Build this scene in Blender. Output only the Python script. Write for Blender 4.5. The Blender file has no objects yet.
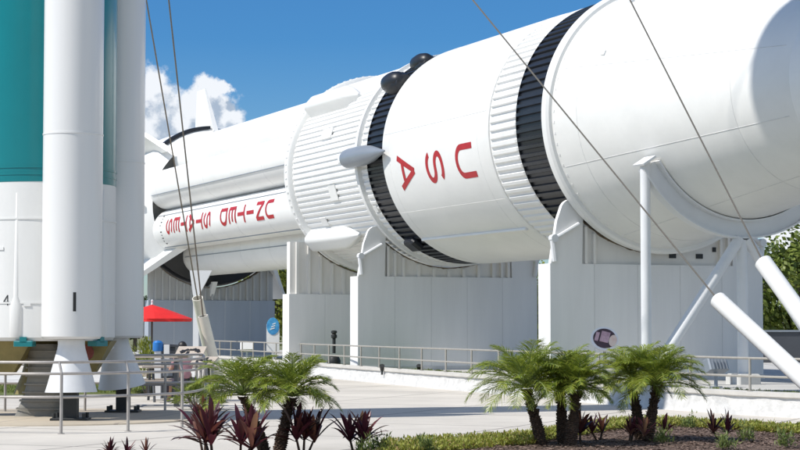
import bpy, math, random
from mathutils import Vector, Matrix, noise
R = math.radians
rnd = random.Random(7)
scene = bpy.context.scene
col = scene.collection

# ------------------------------------------------------------------ camera, sky, sun, exposure
CAM_H = 1.6
FPX = 1900.0                                   # focal length in pixels of an 800 px wide picture
PITCH = math.atan(102 / FPX)
cam_data = bpy.data.cameras.new("camera")
cam_data.sensor_width = 36
cam_data.lens = 36 * FPX / 800
cam_data.clip_start = 0.1
cam_data.clip_end = 6000
cam = bpy.data.objects.new("camera", cam_data)
cam.location = (0, 0, CAM_H)
cam.rotation_euler = (math.pi / 2 + PITCH, 0, 0)
col.objects.link(cam)
scene.camera = cam

SUN_EL = R(51)
PSI = R(22)                                    # the light travels towards +X, turned PSI away from the camera
SUN_DIR = Vector((-math.cos(SUN_EL) * math.cos(PSI), -math.cos(SUN_EL) * math.sin(PSI), math.sin(SUN_EL)))
sun_data = bpy.data.lights.new("sun", 'SUN')
sun_data.energy = 4.6
sun_data.angle = R(0.55)
sun_data.color = (1.0, 0.96, 0.9)
sun = bpy.data.objects.new("sun", sun_data)
sun.rotation_euler = (-SUN_DIR).to_track_quat('-Z', 'Y').to_euler()
sun.location = (-30, -10, 40)
col.objects.link(sun)

scene.view_settings.view_transform = 'Standard'
scene.view_settings.look = 'None'
scene.view_settings.exposure = 0.06
scene.view_settings.gamma = 1.0
scene.view_settings.use_curve_mapping = False
scene.cycles.max_bounces = 8


def pix(px, py, Y):
    """World point seen at pixel (px, py) of the 800x450 photograph at distance Y."""
    u = (px - 400) / FPX
    v = (225 - py) / FPX
    y = math.cos(PITCH) - v * math.sin(PITCH)
    z = math.sin(PITCH) + v * math.cos(PITCH)
    k = Y / y
    return Vector((u * k, Y, CAM_H + z * k))


def gnd(px, py, z=0.0):
    """World point on the level z seen at a pixel."""
    u = (px - 400) / FPX
    v = (225 - py) / FPX
    y = math.cos(PITCH) - v * math.sin(PITCH)
    zz = math.sin(PITCH) + v * math.cos(PITCH)
    k = (z - CAM_H) / zz
    return Vector((u * k, y * k, z))


def make_world():
    w = bpy.data.worlds.new("World")
    scene.world = w
    w.use_nodes = True
    nt = w.node_tree
    N, Lk = nt.nodes, nt.links
    N.clear()
    out = N.new('ShaderNodeOutputWorld')
    bg = N.new('ShaderNodeBackground')
    bg.inputs['Strength'].default_value = 0.115
    Lk.new(bg.outputs[0], out.inputs[0])
    sky = N.new('ShaderNodeTexSky')
    sky.sky_type = 'NISHITA'
    sky.sun_disc = False
    sky.sun_elevation = SUN_EL
    sky.sun_rotation = math.atan2(SUN_DIR.x, SUN_DIR.y) % (2 * math.pi)
    sky.air_density = 1.0
    sky.dust_density = 0.3
    sky.ozone_density = 2.2
    tc = N.new('ShaderNodeTexCoord')

    def M(op, a, b=None, c=None):
        n = N.new('ShaderNodeMath')
        n.operation = op
        for i, v in enumerate((a, b, c)):
            if v is None:
                continue
            if isinstance(v, (int, float)):
                n.inputs[i].default_value = v
            else:
                Lk.new(v, n.inputs[i])
        return n.outputs[0]

    def VM(op, a, b):
        n = N.new('ShaderNodeVectorMath')
        n.operation = op
        for i, v in enumerate((a, b)):
            if isinstance(v, (tuple, Vector)):
                n.inputs[i].default_value = v
            else:
                Lk.new(v, n.inputs[i])
        return n

    def noise_tex(vec, scale, detail, rough):
        n = N.new('ShaderNodeTexNoise')
        n.inputs['Scale'].default_value = scale
        n.inputs['Detail'].default_value = detail
        n.inputs['Roughness'].default_value = rough
        Lk.new(vec, n.inputs['Vector'])
        return n

    puffs = []                                  # direction of each cloud puff, angular radius
    for px, py, r in [(150, 92, 26), (162, 108, 30), (150, 130, 40), (178, 125, 32), (210, 95, 20), (222, 90, 12),
                      (196, 112, 26), (222, 118, 26), (205, 140, 34), (120, 150, 60), (70, 170, 70), (240, 145, 20),
                      (790, 245, 34), (840, 250, 60), (900, 230, 70), (735, 262, 26),
                      (-200, 160, 90), (-300, 200, 110), (1150, 130, 80), (1280, 180, 110), (1050, 210, 60)]:
        d = pix(px, py, 1.0) - Vector((0, 0, CAM_H))
        d.normalize()
        puffs.append((d, r / FPX))
    for az, el, r in [(100, 22, .16), (112, 18, .2), (150, 30, .2), (170, 25, .22), (215, 20, .2), (228, 26, .16),
                      (290, 24, .18), (305, 19, .2), (55, 35, .15),
                      (130, 35, .3), (165, 45, .28), (195, 38, .3), (235, 48, .26), (180, 68, .3), (145, 12, .2), (190, 10, .18), (270, 50, .2), (90, 50, .25)]:  # big unseen puffs overhead and behind the camera, added to brighten the shade
        a, e = R(az), R(el)
        puffs.append((Vector((math.sin(a) * math.cos(e), math.cos(a) * math.cos(e), math.sin(e))), r))

    def field(vec):
        n1 = noise_tex(vec, 42, 5, 0.62)
        off = VM('SUBTRACT', n1.outputs['Color'], (0.5, 0.5, 0.5)).outputs[0]
        off = VM('MULTIPLY', off, (0.028, 0.028, 0.028)).outputs[0]
        p = VM('ADD', vec, off).outputs[0]
        acc = None
        for d, r in puffs:
            dist = N.new('ShaderNodeVectorMath')
            dist.operation = 'DISTANCE'
            Lk.new(p, dist.inputs[0])
            dist.inputs[1].default_value = d
            f = M('MULTIPLY_ADD', dist.outputs['Value'], -1.0 / r, 1.0)
            f = M('MAXIMUM', f, -1.0)
            acc = f if acc is None else M('SMOOTH_MAX', acc, f, 0.12)
        n2 = noise_tex(vec, 130, 6, 0.65)
        return M('ADD', acc, M('MULTIPLY', M('SUBTRACT', n2.outputs['Fac'], 0.5), 0.55))

    v0 = tc.outputs['Generated']
    f0 = field(v0)
    lit_off = Vector((SUN_DIR.x * 0.006, SUN_DIR.y * 0.006, 0.010))
    f1 = field(VM('ADD', v0, tuple(lit_off)).outputs[0])
    mask = N.new('ShaderNodeMapRange')
    mask.interpolation_type = 'SMOOTHSTEP'
    Lk.new(f0, mask.inputs['Value'])
    mask.inputs['From Min'].default_value = 0.02
    mask.inputs['From Max'].default_value = 0.42
    lit = N.new('ShaderNodeMapRange')
    lit.interpolation_type = 'SMOOTHSTEP'
    Lk.new(M('SUBTRACT', f0, f1), lit.inputs['Value'])
    lit.inputs['From Min'].default_value = -0.22
    lit.inputs['From Max'].default_value = 0.30
    cc = N.new('ShaderNodeMix')
    cc.data_type = 'RGBA'
    Lk.new(lit.outputs[0], cc.inputs['Factor'])
    cc.inputs['A'].default_value = (3.6, 4.3, 5.3, 1)
    cc.inputs['B'].default_value = (8.0, 8.2, 8.5, 1)
    mix = N.new('ShaderNodeMix')
    mix.data_type = 'RGBA'
    Lk.new(M('MULTIPLY', mask.outputs[0], 0.93), mix.inputs['Factor'])
    tint = N.new('ShaderNodeMix')
    tint.data_type = 'RGBA'
    tint.blend_type = 'MULTIPLY'
    tint.inputs['Factor'].default_value = 1.0
    tint.inputs['B'].default_value = SKY_TINT
    sep = N.new('ShaderNodeSeparateXYZ')
    Lk.new(tc.outputs['Generated'], sep.inputs[0])
    el = N.new('ShaderNodeMapRange')
    Lk.new(sep.outputs['Z'], el.inputs['Value'])
    el.inputs['From Min'].default_value = -0.02
    el.inputs['From Max'].default_value = 0.15
    el.inputs['To Min'].default_value = 0.35
    el.inputs['To Max'].default_value = 1.0
    Lk.new(el.outputs[0], tint.inputs['Factor'])
    Lk.new(sky.outputs[0], tint.inputs['A'])
    Lk.new(tint.outputs['Result'], mix.inputs['A'])
    Lk.new(cc.outputs['Result'], mix.inputs['B'])
    Lk.new(mix.outputs['Result'], bg.inputs['Color'])


SKY_TINT = (0.24, 0.56, 0.88, 1)
make_world()

# ------------------------------------------------------------------ materials


def mat(name, color, rough=0.5, metal=0.0, var=0.06, scale=1.5, bump=0.0, bscale=20.0, c2=None, thr=None,
        streak=None, coat=0.0):
    m = bpy.data.materials.new(name)
    m.use_nodes = True
    nt = m.node_tree
    N, Lk = nt.nodes, nt.links
    b = N['Principled BSDF']
    b.inputs['Roughness'].default_value = rough
    b.inputs['Metallic'].default_value = metal
    if coat:
        b.inputs['Coat Weight'].default_value = coat
        b.inputs['Coat Roughness'].default_value = 0.12
    tc = N.new('ShaderNodeTexCoord')
    vec = tc.outputs['Object']
    if streak:
        mp = N.new('ShaderNodeMapping')
        mp.inputs['Scale'].default_value = streak
        Lk.new(vec, mp.inputs['Vector'])
        svec = mp.outputs[0]
    else:
        svec = vec
    n = N.new('ShaderNodeTexNoise')
    n.inputs['Scale'].default_value = scale
    n.inputs['Detail'].default_value = 6
    n.inputs['Roughness'].default_value = 0.65
    Lk.new(svec, n.inputs['Vector'])
    rp = N.new('ShaderNodeMapRange')
    Lk.new(n.outputs['Fac'], rp.inputs['Value'])
    rp.inputs['From Min'].default_value = 0.3 if thr is None else thr[0]
    rp.inputs['From Max'].default_value = 0.7 if thr is None else thr[1]
    mx = N.new('ShaderNodeMix')
    mx.data_type = 'RGBA'
    Lk.new(rp.outputs[0], mx.inputs['Factor'])
    if c2 is None:
        c2 = tuple(min(1, c * (1 + var)) for c in color)
        c1 = tuple(c * (1 - var) for c in color)
    else:
        c1 = color
    mx.inputs['A'].default_value = (*c1, 1)
    mx.inputs['B'].default_value = (*c2, 1)
    Lk.new(mx.outputs['Result'], b.inputs['Base Color'])
    if bump:
        n2 = N.new('ShaderNodeTexNoise')
        n2.inputs['Scale'].default_value = bscale
        n2.inputs['Detail'].default_value = 5
        Lk.new(vec, n2.inputs['Vector'])
        bp = N.new('ShaderNodeBump')
        bp.inputs['Strength'].default_value = bump
        bp.inputs['Distance'].default_value = 0.02
        Lk.new(n2.outputs['Fac'], bp.inputs['Height'])
        Lk.new(bp.outputs[0], b.inputs['Normal'])
    return m


def leaf_mat(name, c1, c2, rough=0.45, trans=0.35, c3=None):
    m = bpy.data.materials.new(name)
    m.use_nodes = True
    nt = m.node_tree
    N, Lk = nt.nodes, nt.links
    b = N['Principled BSDF']
    out = N['Material Output']
    b.inputs['Roughness'].default_value = rough
    g = N.new('ShaderNodeNewGeometry')
    ramp = N.new('ShaderNodeValToRGB')
    Lk.new(g.outputs['Random Per Island'], ramp.inputs['Fac'])
    ramp.color_ramp.elements[0].color = (*c1, 1)
    ramp.color_ramp.elements[1].color = (*c2, 1)
    if c3:
        ramp.color_ramp.elements[1].position = 0.8
        e = ramp.color_ramp.elements.new(0.97)
        e.color = (*c3, 1)
    Lk.new(ramp.outputs[0], b.inputs['Base Color'])
    tr = N.new('ShaderNodeBsdfTranslucent')
    Lk.new(ramp.outputs[0], tr.inputs['Color'])
    mx = N.new('ShaderNodeMixShader')
    mx.inputs[0].default_value = trans
    Lk.new(b.outputs[0], mx.inputs[1])
    Lk.new(tr.outputs[0], mx.inputs[2])
    Lk.new(mx.outputs[0], out.inputs['Surface'])
    return m


M_ = {
    'rocket_white': mat('rocket_white', (.79, .79, .77), .40, var=.05, scale=.8, streak=(.6, 1, 1), bump=.12, bscale=1.2),
    'rocket_rib': mat('rocket_rib_white', (.78, .78, .765), .45, var=.05, scale=.9),
    'rocket_black': mat('rocket_black', (.012, .014, .019), .42, var=.35, scale=1.2),
    'adapter_white': mat('adapter_white', (.77, .77, .745), .44, var=.05, scale=.8, bump=.25, bscale=1.4),
    'seam2': mat('joint_line', (.62, .62, .61), .7, var=.1, scale=3),
    'seam': mat('seam_line', (.66, .66, .65), .6, var=.2, scale=3),
    'red': mat('red_lettering', (.42, .015, .022), .5, var=.12, scale=3),
    'ink': mat('black_lettering', (.02, .02, .02), .5, var=.1),
    'grey_motor': mat('grey_motor_case', (.25, .28, .32), .4, metal=.2, var=.05),
    'wall': mat('painted_support_wall', (.79, .785, .77), .6, var=.04, scale=2.4, streak=(1, 1, .12), bump=.1, bscale=6),
    'wall_shaded': mat('shade_tinted_wall', (.36, .40, .46), .6, var=.06, scale=2.4, streak=(1, 1, .12)),  # farthest block only: shade put into the wall colour as blue-grey
    'panel': mat('support_panel', (.76, .74, .70), .6, var=.05, scale=1.6, streak=(1, 1, .25)),
    'panel_dark': mat('grey_support_panel', (.46, .46, .45), .6, var=.08, scale=1.6, streak=(1, 1, .25)),  # saddle panel finish in a darker, greyer tone
    'stain': mat('rusty_gasket', (.16, .12, .08), .8, var=.5, scale=9),
    'steel_white': mat('white_steel', (.72, .73, .74), .45, var=.04),
    'tube_cream': mat('cream_tube', (.74, .71, .62), .5, var=.08, scale=2.5),
    'tube_white': mat('white_tube', (.78, .78, .75), .4, var=.03, scale=2),
    'cable': mat('steel_cable', (.20, .18, .15), .5, metal=.5, var=.15, scale=30),
    'teal': mat('teal_paint', (.0, .165, .18), .3, var=.06, scale=.8, coat=.35),
    'delta_white': mat('booster_white', (.74, .735, .72), .34, var=.035, scale=.9, streak=(1, 1, .12), coat=.3),
    'delta_core': mat('core_white', (.70, .70, .68), .45, var=.05, scale=1.4, streak=(1, 1, .3), bump=.06, bscale=5),
    'nozzle': mat('nozzle_paint', (.70, .71, .72), .4, var=.05, scale=3),
    'nozzle_in': mat('nozzle_throat', (.05, .05, .05), .8, var=.2),
    'black_steel': mat('black_steel', (.02, .022, .022), .5, var=.3, scale=4),
    'olive': mat('olive_paint', (.20, .165, .06), .6, var=.25, scale=3),
    'rust_red': mat('rust_red_disc', (.22, .05, .035), .6, var=.2),
    'duct': mat('grey_duct', (.21, .20, .175), .55, var=.15, scale=2, streak=(1, 1, 4)),
    'rail': mat('galvanised_rail', (.42, .39, .36), .45, metal=.35, var=.12, scale=6),
    'rail_tan': mat('tan_painted_rail', (.36, .34, .30), .5, metal=.1, var=.1, scale=6),
    'rock': mat('white_painted_rock', (.58, .575, .56), .85, var=.16, scale=5, bump=.7, bscale=16),
    'cap': mat('wall_coping', (.58, .56, .52), .8, var=.08, scale=2.5, bump=.2, bscale=25),
    'umbrella': mat('red_canvas', (.72, .018, .014), .7, var=.08, scale=4),
    'pole': mat('pole_bronze', (.10, .09, .08), .4, metal=.6, var=.1),
    'box_dark': mat('dark_cabinet', (.06, .065, .075), .5, var=.1),
    'blue': mat('blue_plastic', (.02, .17, .5), .35, var=.1),
    'sign_blue': mat('sign_blue', (.015, .16, .42), .4, var=.3, scale=6, c2=(.10, .45, .75)),
    'sign_white': mat('sign_white', (.75, .75, .75), .5, var=.03),
    'sign_dark': mat('sign_picture', (.05, .025, .035), .3, var=.3, scale=7),
    'sign_pink': mat('sign_pink', (.62, .42, .46), .35, c2=(.34, .2, .24), scale=9),
    'sign_cream': mat('sign_cream', (.75, .66, .56), .35, c2=(.7, .45, .36), scale=9),
    'sign_tan': mat('sign_tan', (.50, .43, .36), .5, var=.1, scale=5),
    'skin': mat('skin', (.42, .24, .17), .5, var=.06),
    'hair': mat('hair_black', (.012, .01, .01), .5, var=.3, scale=20),
    'shirt': mat('shirt_rose', (.42, .22, .24), .8, var=.12, scale=9),
    'trousers': mat('trousers_dark', (.04, .03, .045), .8, var=.2),
    'bark': mat('palm_trunk_bark', (.035, .022, .016), .9, c2=(.14, .085, .055), scale=26, bump=1.0, bscale=40),
    'bark_grey': mat('tree_bark', (.12, .10, .08), .9, var=.3, scale=8, bump=.6),
    'palm_leaf': leaf_mat('palm_leaf', (.10, .165, .02), (.36, .42, .06), .38, .35, c3=(.30, .31, .07)),
    'palm_leaf_yellow': leaf_mat('palm_leaf_yellow', (.20, .27, .035), (.42, .43, .06), .4, .4),
    'rachis': mat('palm_rib', (.20, .26, .07), .5, var=.15),
    'cord_leaf': leaf_mat('red_leaf', (.028, .010, .016), (.12, .028, .042), .3, .3, c3=(.42, .17, .10)),
    'cord_leaf2': leaf_mat('pink_leaf', (.045, .012, .022), (.18, .045, .062), .3, .3, c3=(.5, .27, .15)),
    'tree_leaf': leaf_mat('tree_leaf', (.07, .115, .02), (.22, .27, .045), .5, .3),
    'tree_leaf_y': leaf_mat('tree_leaf_pale', (.13, .17, .025), (.32, .35, .05), .5, .3),
    'tree_leaf_d': leaf_mat('tree_leaf_dark', (.035, .06, .018), (.10, .13, .04), .5, .3),
    'shrub_leaf': leaf_mat('shrub_leaf', (.20, .24, .035), (.42, .43, .08), .5, .35, c3=(.36, .24, .10)),
    'weed_leaf': leaf_mat('weed_leaf', (.10, .16, .04), (.26, .30, .09), .5, .35),
    'grass_leaf': leaf_mat('grass_leaf', (.09, .14, .03), (.25, .28, .06), .55, .3),
    'mulch_bit': leaf_mat('mulch_bit', (.05, .03, .022), (.26, .18, .14), .8, .0),
    'turf': mat('turf', (.09, .13, .03), .9, c2=(.18, .20, .055), scale=1.6, bump=.8, bscale=60),
    'mulch': mat('mulch_soil', (.07, .042, .03), .95, c2=(.17, .115, .085), scale=14, bump=1.0, bscale=40),
    'dirt': mat('far_ground', (.13, .15, .06), .95, c2=(.2, .19, .1), scale=.08),
}


def concrete(name, base, joint, w, h, rot):
    """Cast concrete with sawn joints, faint trowel mottling and darker worn patches."""
    m = bpy.data.materials.new(name)
    m.use_nodes = True
    nt = m.node_tree
    N, Lk = nt.nodes, nt.links
    b = N['Principled BSDF']
    b.inputs['Roughness'].default_value = 0.85
    tc = N.new('ShaderNodeTexCoord')
    mp = N.new('ShaderNodeMapping')
    mp.inputs['Rotation'].default_value = (0, 0, R(rot))
    Lk.new(tc.outputs['Object'], mp.inputs['Vector'])
    br = N.new('ShaderNodeTexBrick')
    br.offset = 0.0
    Lk.new(mp.outputs[0], br.inputs['Vector'])
    br.inputs['Scale'].default_value = 1.0
    br.inputs['Brick Width'].default_value = w
    br.inputs['Row Height'].default_value = h
    br.inputs['Mortar Size'].default_value = 0.035
    br.inputs['Mortar Smooth'].default_value = 0.3
    br.inputs['Bias'].default_value = -0.4
    br.inputs['Color1'].default_value = (*base, 1)
    br.inputs['Color2'].default_value = (*[c * .93 for c in base], 1)
    br.inputs['Mortar'].default_value = (*joint, 1)
    n = N.new('ShaderNodeTexNoise')
    n.inputs['Scale'].default_value = 0.35
    n.inputs['Detail'].default_value = 9
    n.inputs['Roughness'].default_value = 0.7
    Lk.new(tc.outputs['Object'], n.inputs['Vector'])
    mr = N.new('ShaderNodeMapRange')
    Lk.new(n.outputs['Fac'], mr.inputs['Value'])
    mr.inputs['From Min'].default_value = .3
    mr.inputs['From Max'].default_value = .7
    mr.inputs['To Min'].default_value = .80
    mr.inputs['To Max'].default_value = 1.07
    mx = N.new('ShaderNodeMix')
    mx.data_type = 'RGBA'
    mx.blend_type = 'MULTIPLY'
    mx.inputs['Factor'].default_value = 1
    Lk.new(br.outputs['Color'], mx.inputs['A'])
    Lk.new(mr.outputs[0], mx.inputs['B'])
    Lk.new(mx.outputs['Result'], b.inputs['Base Color'])
    n2 = N.new('ShaderNodeTexNoise')
    n2.inputs['Scale'].default_value = 60
    n2.inputs['Detail'].default_value = 4
    Lk.new(tc.outputs['Object'], n2.inputs['Vector'])
    bp = N.new('ShaderNodeBump')
    bp.inputs['Strength'].default_value = .25
    bp.inputs['Distance'].default_value = .01
    Lk.new(n2.outputs['Fac'], bp.inputs['Height'])
    Lk.new(bp.outputs[0], b.inputs['Normal'])
    return m


M_['plaza'] = concrete('plaza_concrete', (.61, .57, .505), (.27, .25, .22), 3.6, 3.6, 24)
M_['terrace'] = concrete('terrace_concrete', (.52, .51, .48), (.22, .21, .2), 2.4, 2.4, 3)
M_['apron'] = concrete('pale_concrete', (.62, .61, .58), (.45, .43, .4), 2.4, 2.4, 3)
M_['pad'] = concrete('pad_concrete', (.50, .43, .33), (.36, .31, .25), 2.0, 9, 10)

# ------------------------------------------------------------------ helpers


class MB:
    def __init__(self):
        self.v, self.f, self.s, self.marks = [], [], [], []

    def add(self, verts, faces, smooth=False):
        o = len(self.v)
        self.v += [tuple(v) for v in verts]
        for f in faces:
            self.f.append(tuple(i + o for i in f))
            self.s.append(smooth)

    def box(self, c, size, rz=0.0, mtx=None, ch=0.0):
        self.mark()
        x, y, z = [d / 2 for d in size]
        if ch > 0:
            pts = [(-x + ch, -y), (x - ch, -y), (x, -y + ch), (x, y - ch), (x - ch, y), (-x + ch, y), (-x, y - ch), (-x, -y + ch)]
            V = [(a, b, -z) for a, b in pts] + [(a, b, z - ch) for a, b in pts]
            k = 1 - ch / max(x, y)
            V += [(a * k, b * k, z) for a, b in pts]
            F = [tuple(reversed(range(8)))] + [(16 + i for i in range(8))]
            F[1] = tuple(range(16, 24))
            for r in (0, 8):
                F += [(r + i, r + (i + 1) % 8, r + 8 + (i + 1) % 8, r + 8 + i) for i in range(8)]
        else:
            V = [(-x, -y, -z), (x, -y, -z), (x, y, -z), (-x, y, -z), (-x, -y, z), (x, -y, z), (x, y, z), (-x, y, z)]
            F = [(3, 2, 1, 0), (4, 5, 6, 7), (0, 1, 5, 4), (1, 2, 6, 5), (2, 3, 7, 6), (3, 0, 4, 7)]
        T = mtx if mtx is not None else Matrix.Rotation(rz, 4, 'Z')
        c = Vector(c)
        self.add([T @ Vector(v) + c for v in V], F)

    def tube(self, pts, r, n=10, caps=True):
        self.mark()
        pts = [Vector(p) for p in pts]
        rs = r if isinstance(r, (list, tuple)) else [r] * len(pts)
        V = []
        ref = None
        for i, p in enumerate(pts):
            d = (pts[min(i + 1, len(pts) - 1)] - pts[max(i - 1, 0)]).normalized()
            if ref is None:
                ref = Vector((0, 0, 1)) if abs(d.z) < .9 else Vector((1, 0, 0))
            a = (ref - d * ref.dot(d)).normalized()
            ref = a
            b = d.cross(a)
            for k in range(n):
                t = 2 * math.pi * k / n
                V.append(p + (a * math.cos(t) + b * math.sin(t)) * rs[i])
        F = []
        for i in range(len(pts) - 1):
            for k in range(n):
                F.append((i * n + k, i * n + (k + 1) % n, (i + 1) * n + (k + 1) % n, (i + 1) * n + k))
        self.add(V, F, True)
        if caps:
            self.add(V[:n], [tuple(reversed(range(n)))])
            self.add(V[-n:], [tuple(range(n))])

    def lathe(self, prof, n=48, T=None, smooth=True, a0=0.0, a1=2 * math.pi):
        """prof: (r, z) pairs; turned round local Z, then T."""
        self.mark()
        T = T or Matrix.Identity(4)
        full = abs(a1 - a0 - 2 * math.pi) < 1e-6
        m = n if full else n + 1
        V = []
        for r, z in prof:
            for k in range(m):
                t = a0 + (a1 - a0) * k / n
                V.append(T @ Vector((r * math.cos(t), r * math.sin(t), z)))
        F = []
        for i in range(len(prof) - 1):
            for k in range(n):
                k2 = (k + 1) % m
                F.append((i * m + k, i * m + k2, (i + 1) * m + k2, (i + 1) * m + k))
        self.add(V, F, smooth)

    def prism(self, poly, depth, T):
        """poly in local XY, extruded along local Z by depth, then T."""
        self.mark()
        n = len(poly)
        V = [T @ Vector((x, y, 0)) for x, y in poly] + [T @ Vector((x, y, depth)) for x, y in poly]
        F = [tuple(reversed(range(n))), tuple(range(n, 2 * n))] + [(i, (i + 1) % n, n + (i + 1) % n, n + i) for i in range(n)]
        self.add(V, F)

    def mark(self):
        self.marks.append((len(self.v), len(self.f)))

    def build_each(self, name, m, parent=None, sharp=35):
        """one object per box/tube/lathe/prism added"""
        out = []
        mk = self.marks + [(len(self.v), len(self.f))]
        for (v0, f0), (v1, f1) in zip(mk, mk[1:]):
            q = MB()
            q.v = self.v[v0:v1]
            q.f = [tuple(i - v0 for i in f) for f in self.f[f0:f1]]
            q.s = self.s[f0:f1]
            if q.f:
                out.append(q.build(name, m, parent, sharp))
        return out

    def build(self, name, m, parent=None, sharp=35):
        me = bpy.data.meshes.new(name)
        me.from_pydata(self.v, [], self.f)
        me.polygons.foreach_set('use_smooth', self.s)
        me.update()
        if any(self.s) and sharp:
            try:
                me.set_sharp_from_angle(angle=R(sharp))
            except Exception:
                pass
        me.materials.append(m)
        o = bpy.data.objects.new(name, me)
        col.objects.link(o)
        if parent is not None:
            o.parent = parent
        return o


def tag(o, label=None, cat=None, group=None, kind=None):
    if label:
        o['label'] = label
    if cat:
        o['category'] = cat
    if group:
        o['group'] = group
    if kind:
        o['kind'] = kind
    return o


def thing(name, label, cat, loc=(0, 0, 0), rz=0.0, group=None):
    o = bpy.data.objects.new(name, None)
    o.empty_display_size = .3
    col.objects.link(o)
    o.location = loc
    o.rotation_euler = (0, 0, rz)
    return tag(o, label, cat, group)


def sheet(name, pts, z, m, kind='structure', thick=0.0):
    b = MB()
    n = len(pts)
    b.add([(p[0], p[1], z) for p in pts], [tuple(range(n))])
    if thick:
        b.add([(p[0], p[1], z) for p in pts] + [(p[0], p[1], z - thick) for p in pts],
              [(i, n + i, n + (i + 1) % n, (i + 1) % n) for i in range(n)])
    o = b.build(name, m)
    return tag(o, kind=kind)


def smoothline(pts, k=6):
    """Catmull-Rom through the points."""
    out = []
    P = [Vector(p) for p in pts]
    P = [P[0] * 2 - P[1]] + P + [P[-1] * 2 - P[-2]]
    for i in range(1, len(P) - 2):
        for j in range(k):
            t = j / k
            a, b, c, d = P[i - 1:i + 3]
            out.append(.5 * ((2 * b) + (c - a) * t + (2 * a - 5 * b + 4 * c - d) * t * t + (3 * b - a - 3 * c + d) * t ** 3))
    out.append(P[-2])
    return out


# ------------------------------------------------------------------ ground, plaza, terrace
ccw = lambda pts: pts if sum(pts[i][0] * pts[(i + 1) % len(pts)][1] - pts[(i + 1) % len(pts)][0] * pts[i][1] for i in range(len(pts))) > 0 else pts[::-1]
sheet('ground', [(-2500, -600), (2500, -600), (2500, 5000), (-2500, 5000)], -0.06, M_['dirt'])

WALL_LINE = [gnd(*p) for p in [(206, 365.5), (250, 369.5), (360, 381), (460, 390.5), (560, 400), (690, 411), (800, 418)]]
WALL_LINE = smoothline([p.to_2d() for p in WALL_LINE] + [(9.3, 31.3), (12.5, 28.6)], 10)
wl = [(p.x, p.y) for p in WALL_LINE]
sheet('plaza', ccw([(-45, -12), (45, -12), (45, 20), wl[-1]] + wl[::-1][1:] + [(-14, 84), (-45, 84)]), 0.0, M_['plaza'])
off = [(x + .16, y + .16) for x, y in wl]
terr = ccw(off + [(45, 26), (45, 112), (-24, 112), (-20, 90)])
sheet('terrace_paving', terr, 0.25, M_['terrace'])
lw = [(p[0] + .3, p[1] + .3) for p in off[1:]] + [(p[0] + 1.3, p[1] + 4.2) for p in off[1:]][::-1]
sheet('terrace_lawn', ccw(lw), 0.254, M_['turf'])
# grass bank and pale path beyond the plaza, left side
sheet('lawn_strip', ccw([gnd(-60, 396)[:2], gnd(203, 393.5)[:2], gnd(206, 388)[:2], gnd(150, 384.5)[:2], gnd(-60, 386)[:2]]), 0.008, M_['turf'])
sheet('path', ccw([gnd(-80, 385)[:2], gnd(196, 384)[:2], gnd(196, 371)[:2], gnd(-80, 371)[:2]]), 0.008, M_['apron'])
BED = [gnd(*p)[:2] for p in [(-90, 473), (60, 463), (300, 457), (395, 449), (470, 444), (540, 438), (600, 428), (650, 424.5), (720, 428), (800, 433), (900, 438)]]
BEDs = [(p.x, p.y) for p in smoothline([Vector(p) for p in BED], 6)]
bed_poly = ccw(BEDs + [(9, 15), (-8, 15)])
sheet('planting_bed_soil', bed_poly, 0.05, M_['mulch'], thick=.06)


def retaining_wall():
    t = thing('retaining_wall', 'low curving wall of white painted rough rock holding up the lawn, under the long railing', 'wall', (0, 0, 0))
    b = MB()
    pts = smoothline([Vector(p) for p in wl], 9)
    rows = 8
    V = []
    for i, p in enumerate(pts):
        q = pts[min(i + 1, len(pts) - 1)] - pts[max(i - 1, 0)]
        nrm = Vector((q.y, -q.x)).normalized()
        for j in range(rows + 1):
            z = -.02 + .38 * j / rows
            pos = Vector((p.x, p.y, z))
            d = .014 * noise.fractal(Vector((p.x * 2.6, p.y * 2.6, z * 5)), .9, 2.1, 4) + .03 * abs(noise.noise(Vector((p.x * 1.3, p.y * 1.3, z * 4)))) + .10 * (1 - j / rows) ** 1.6
            V.append((p.x + nrm.x * d, p.y + nrm.y * d, z))
    F = []
    m = rows + 1
    for i in range(len(pts) - 1):
        for j in range(rows):
            F.append((i * m + j, i * m + j + 1, (i + 1) * m + j + 1, (i + 1) * m + j))
    b.add(V, F, True)
    b.build('rock_face', M_['rock'], t, sharp=0)
    c = MB()
    V, F = [], []
    for i, p in enumerate(pts):
        q = pts[min(i + 1, len(pts) - 1)] - pts[max(i - 1, 0)]
        nrm = Vector((q.y, -q.x)).normalized()
        for dd, z in ((.06, .355), (.065, .425), (-.32, .43), (-.32, .2)):
            V.append((p.x + nrm.x * dd, p.y + nrm.y * dd, z))
    for i in range(len(pts) - 1):
        for j in range(4):
            F.append((i * 4 + j, i * 4 + (j + 1) % 4, (i + 1) * 4 + (j + 1) % 4, (i + 1) * 4 + j))
    c.add(V, F)
    c.build('coping', M_['cap'], t)


retaining_wall()


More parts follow.
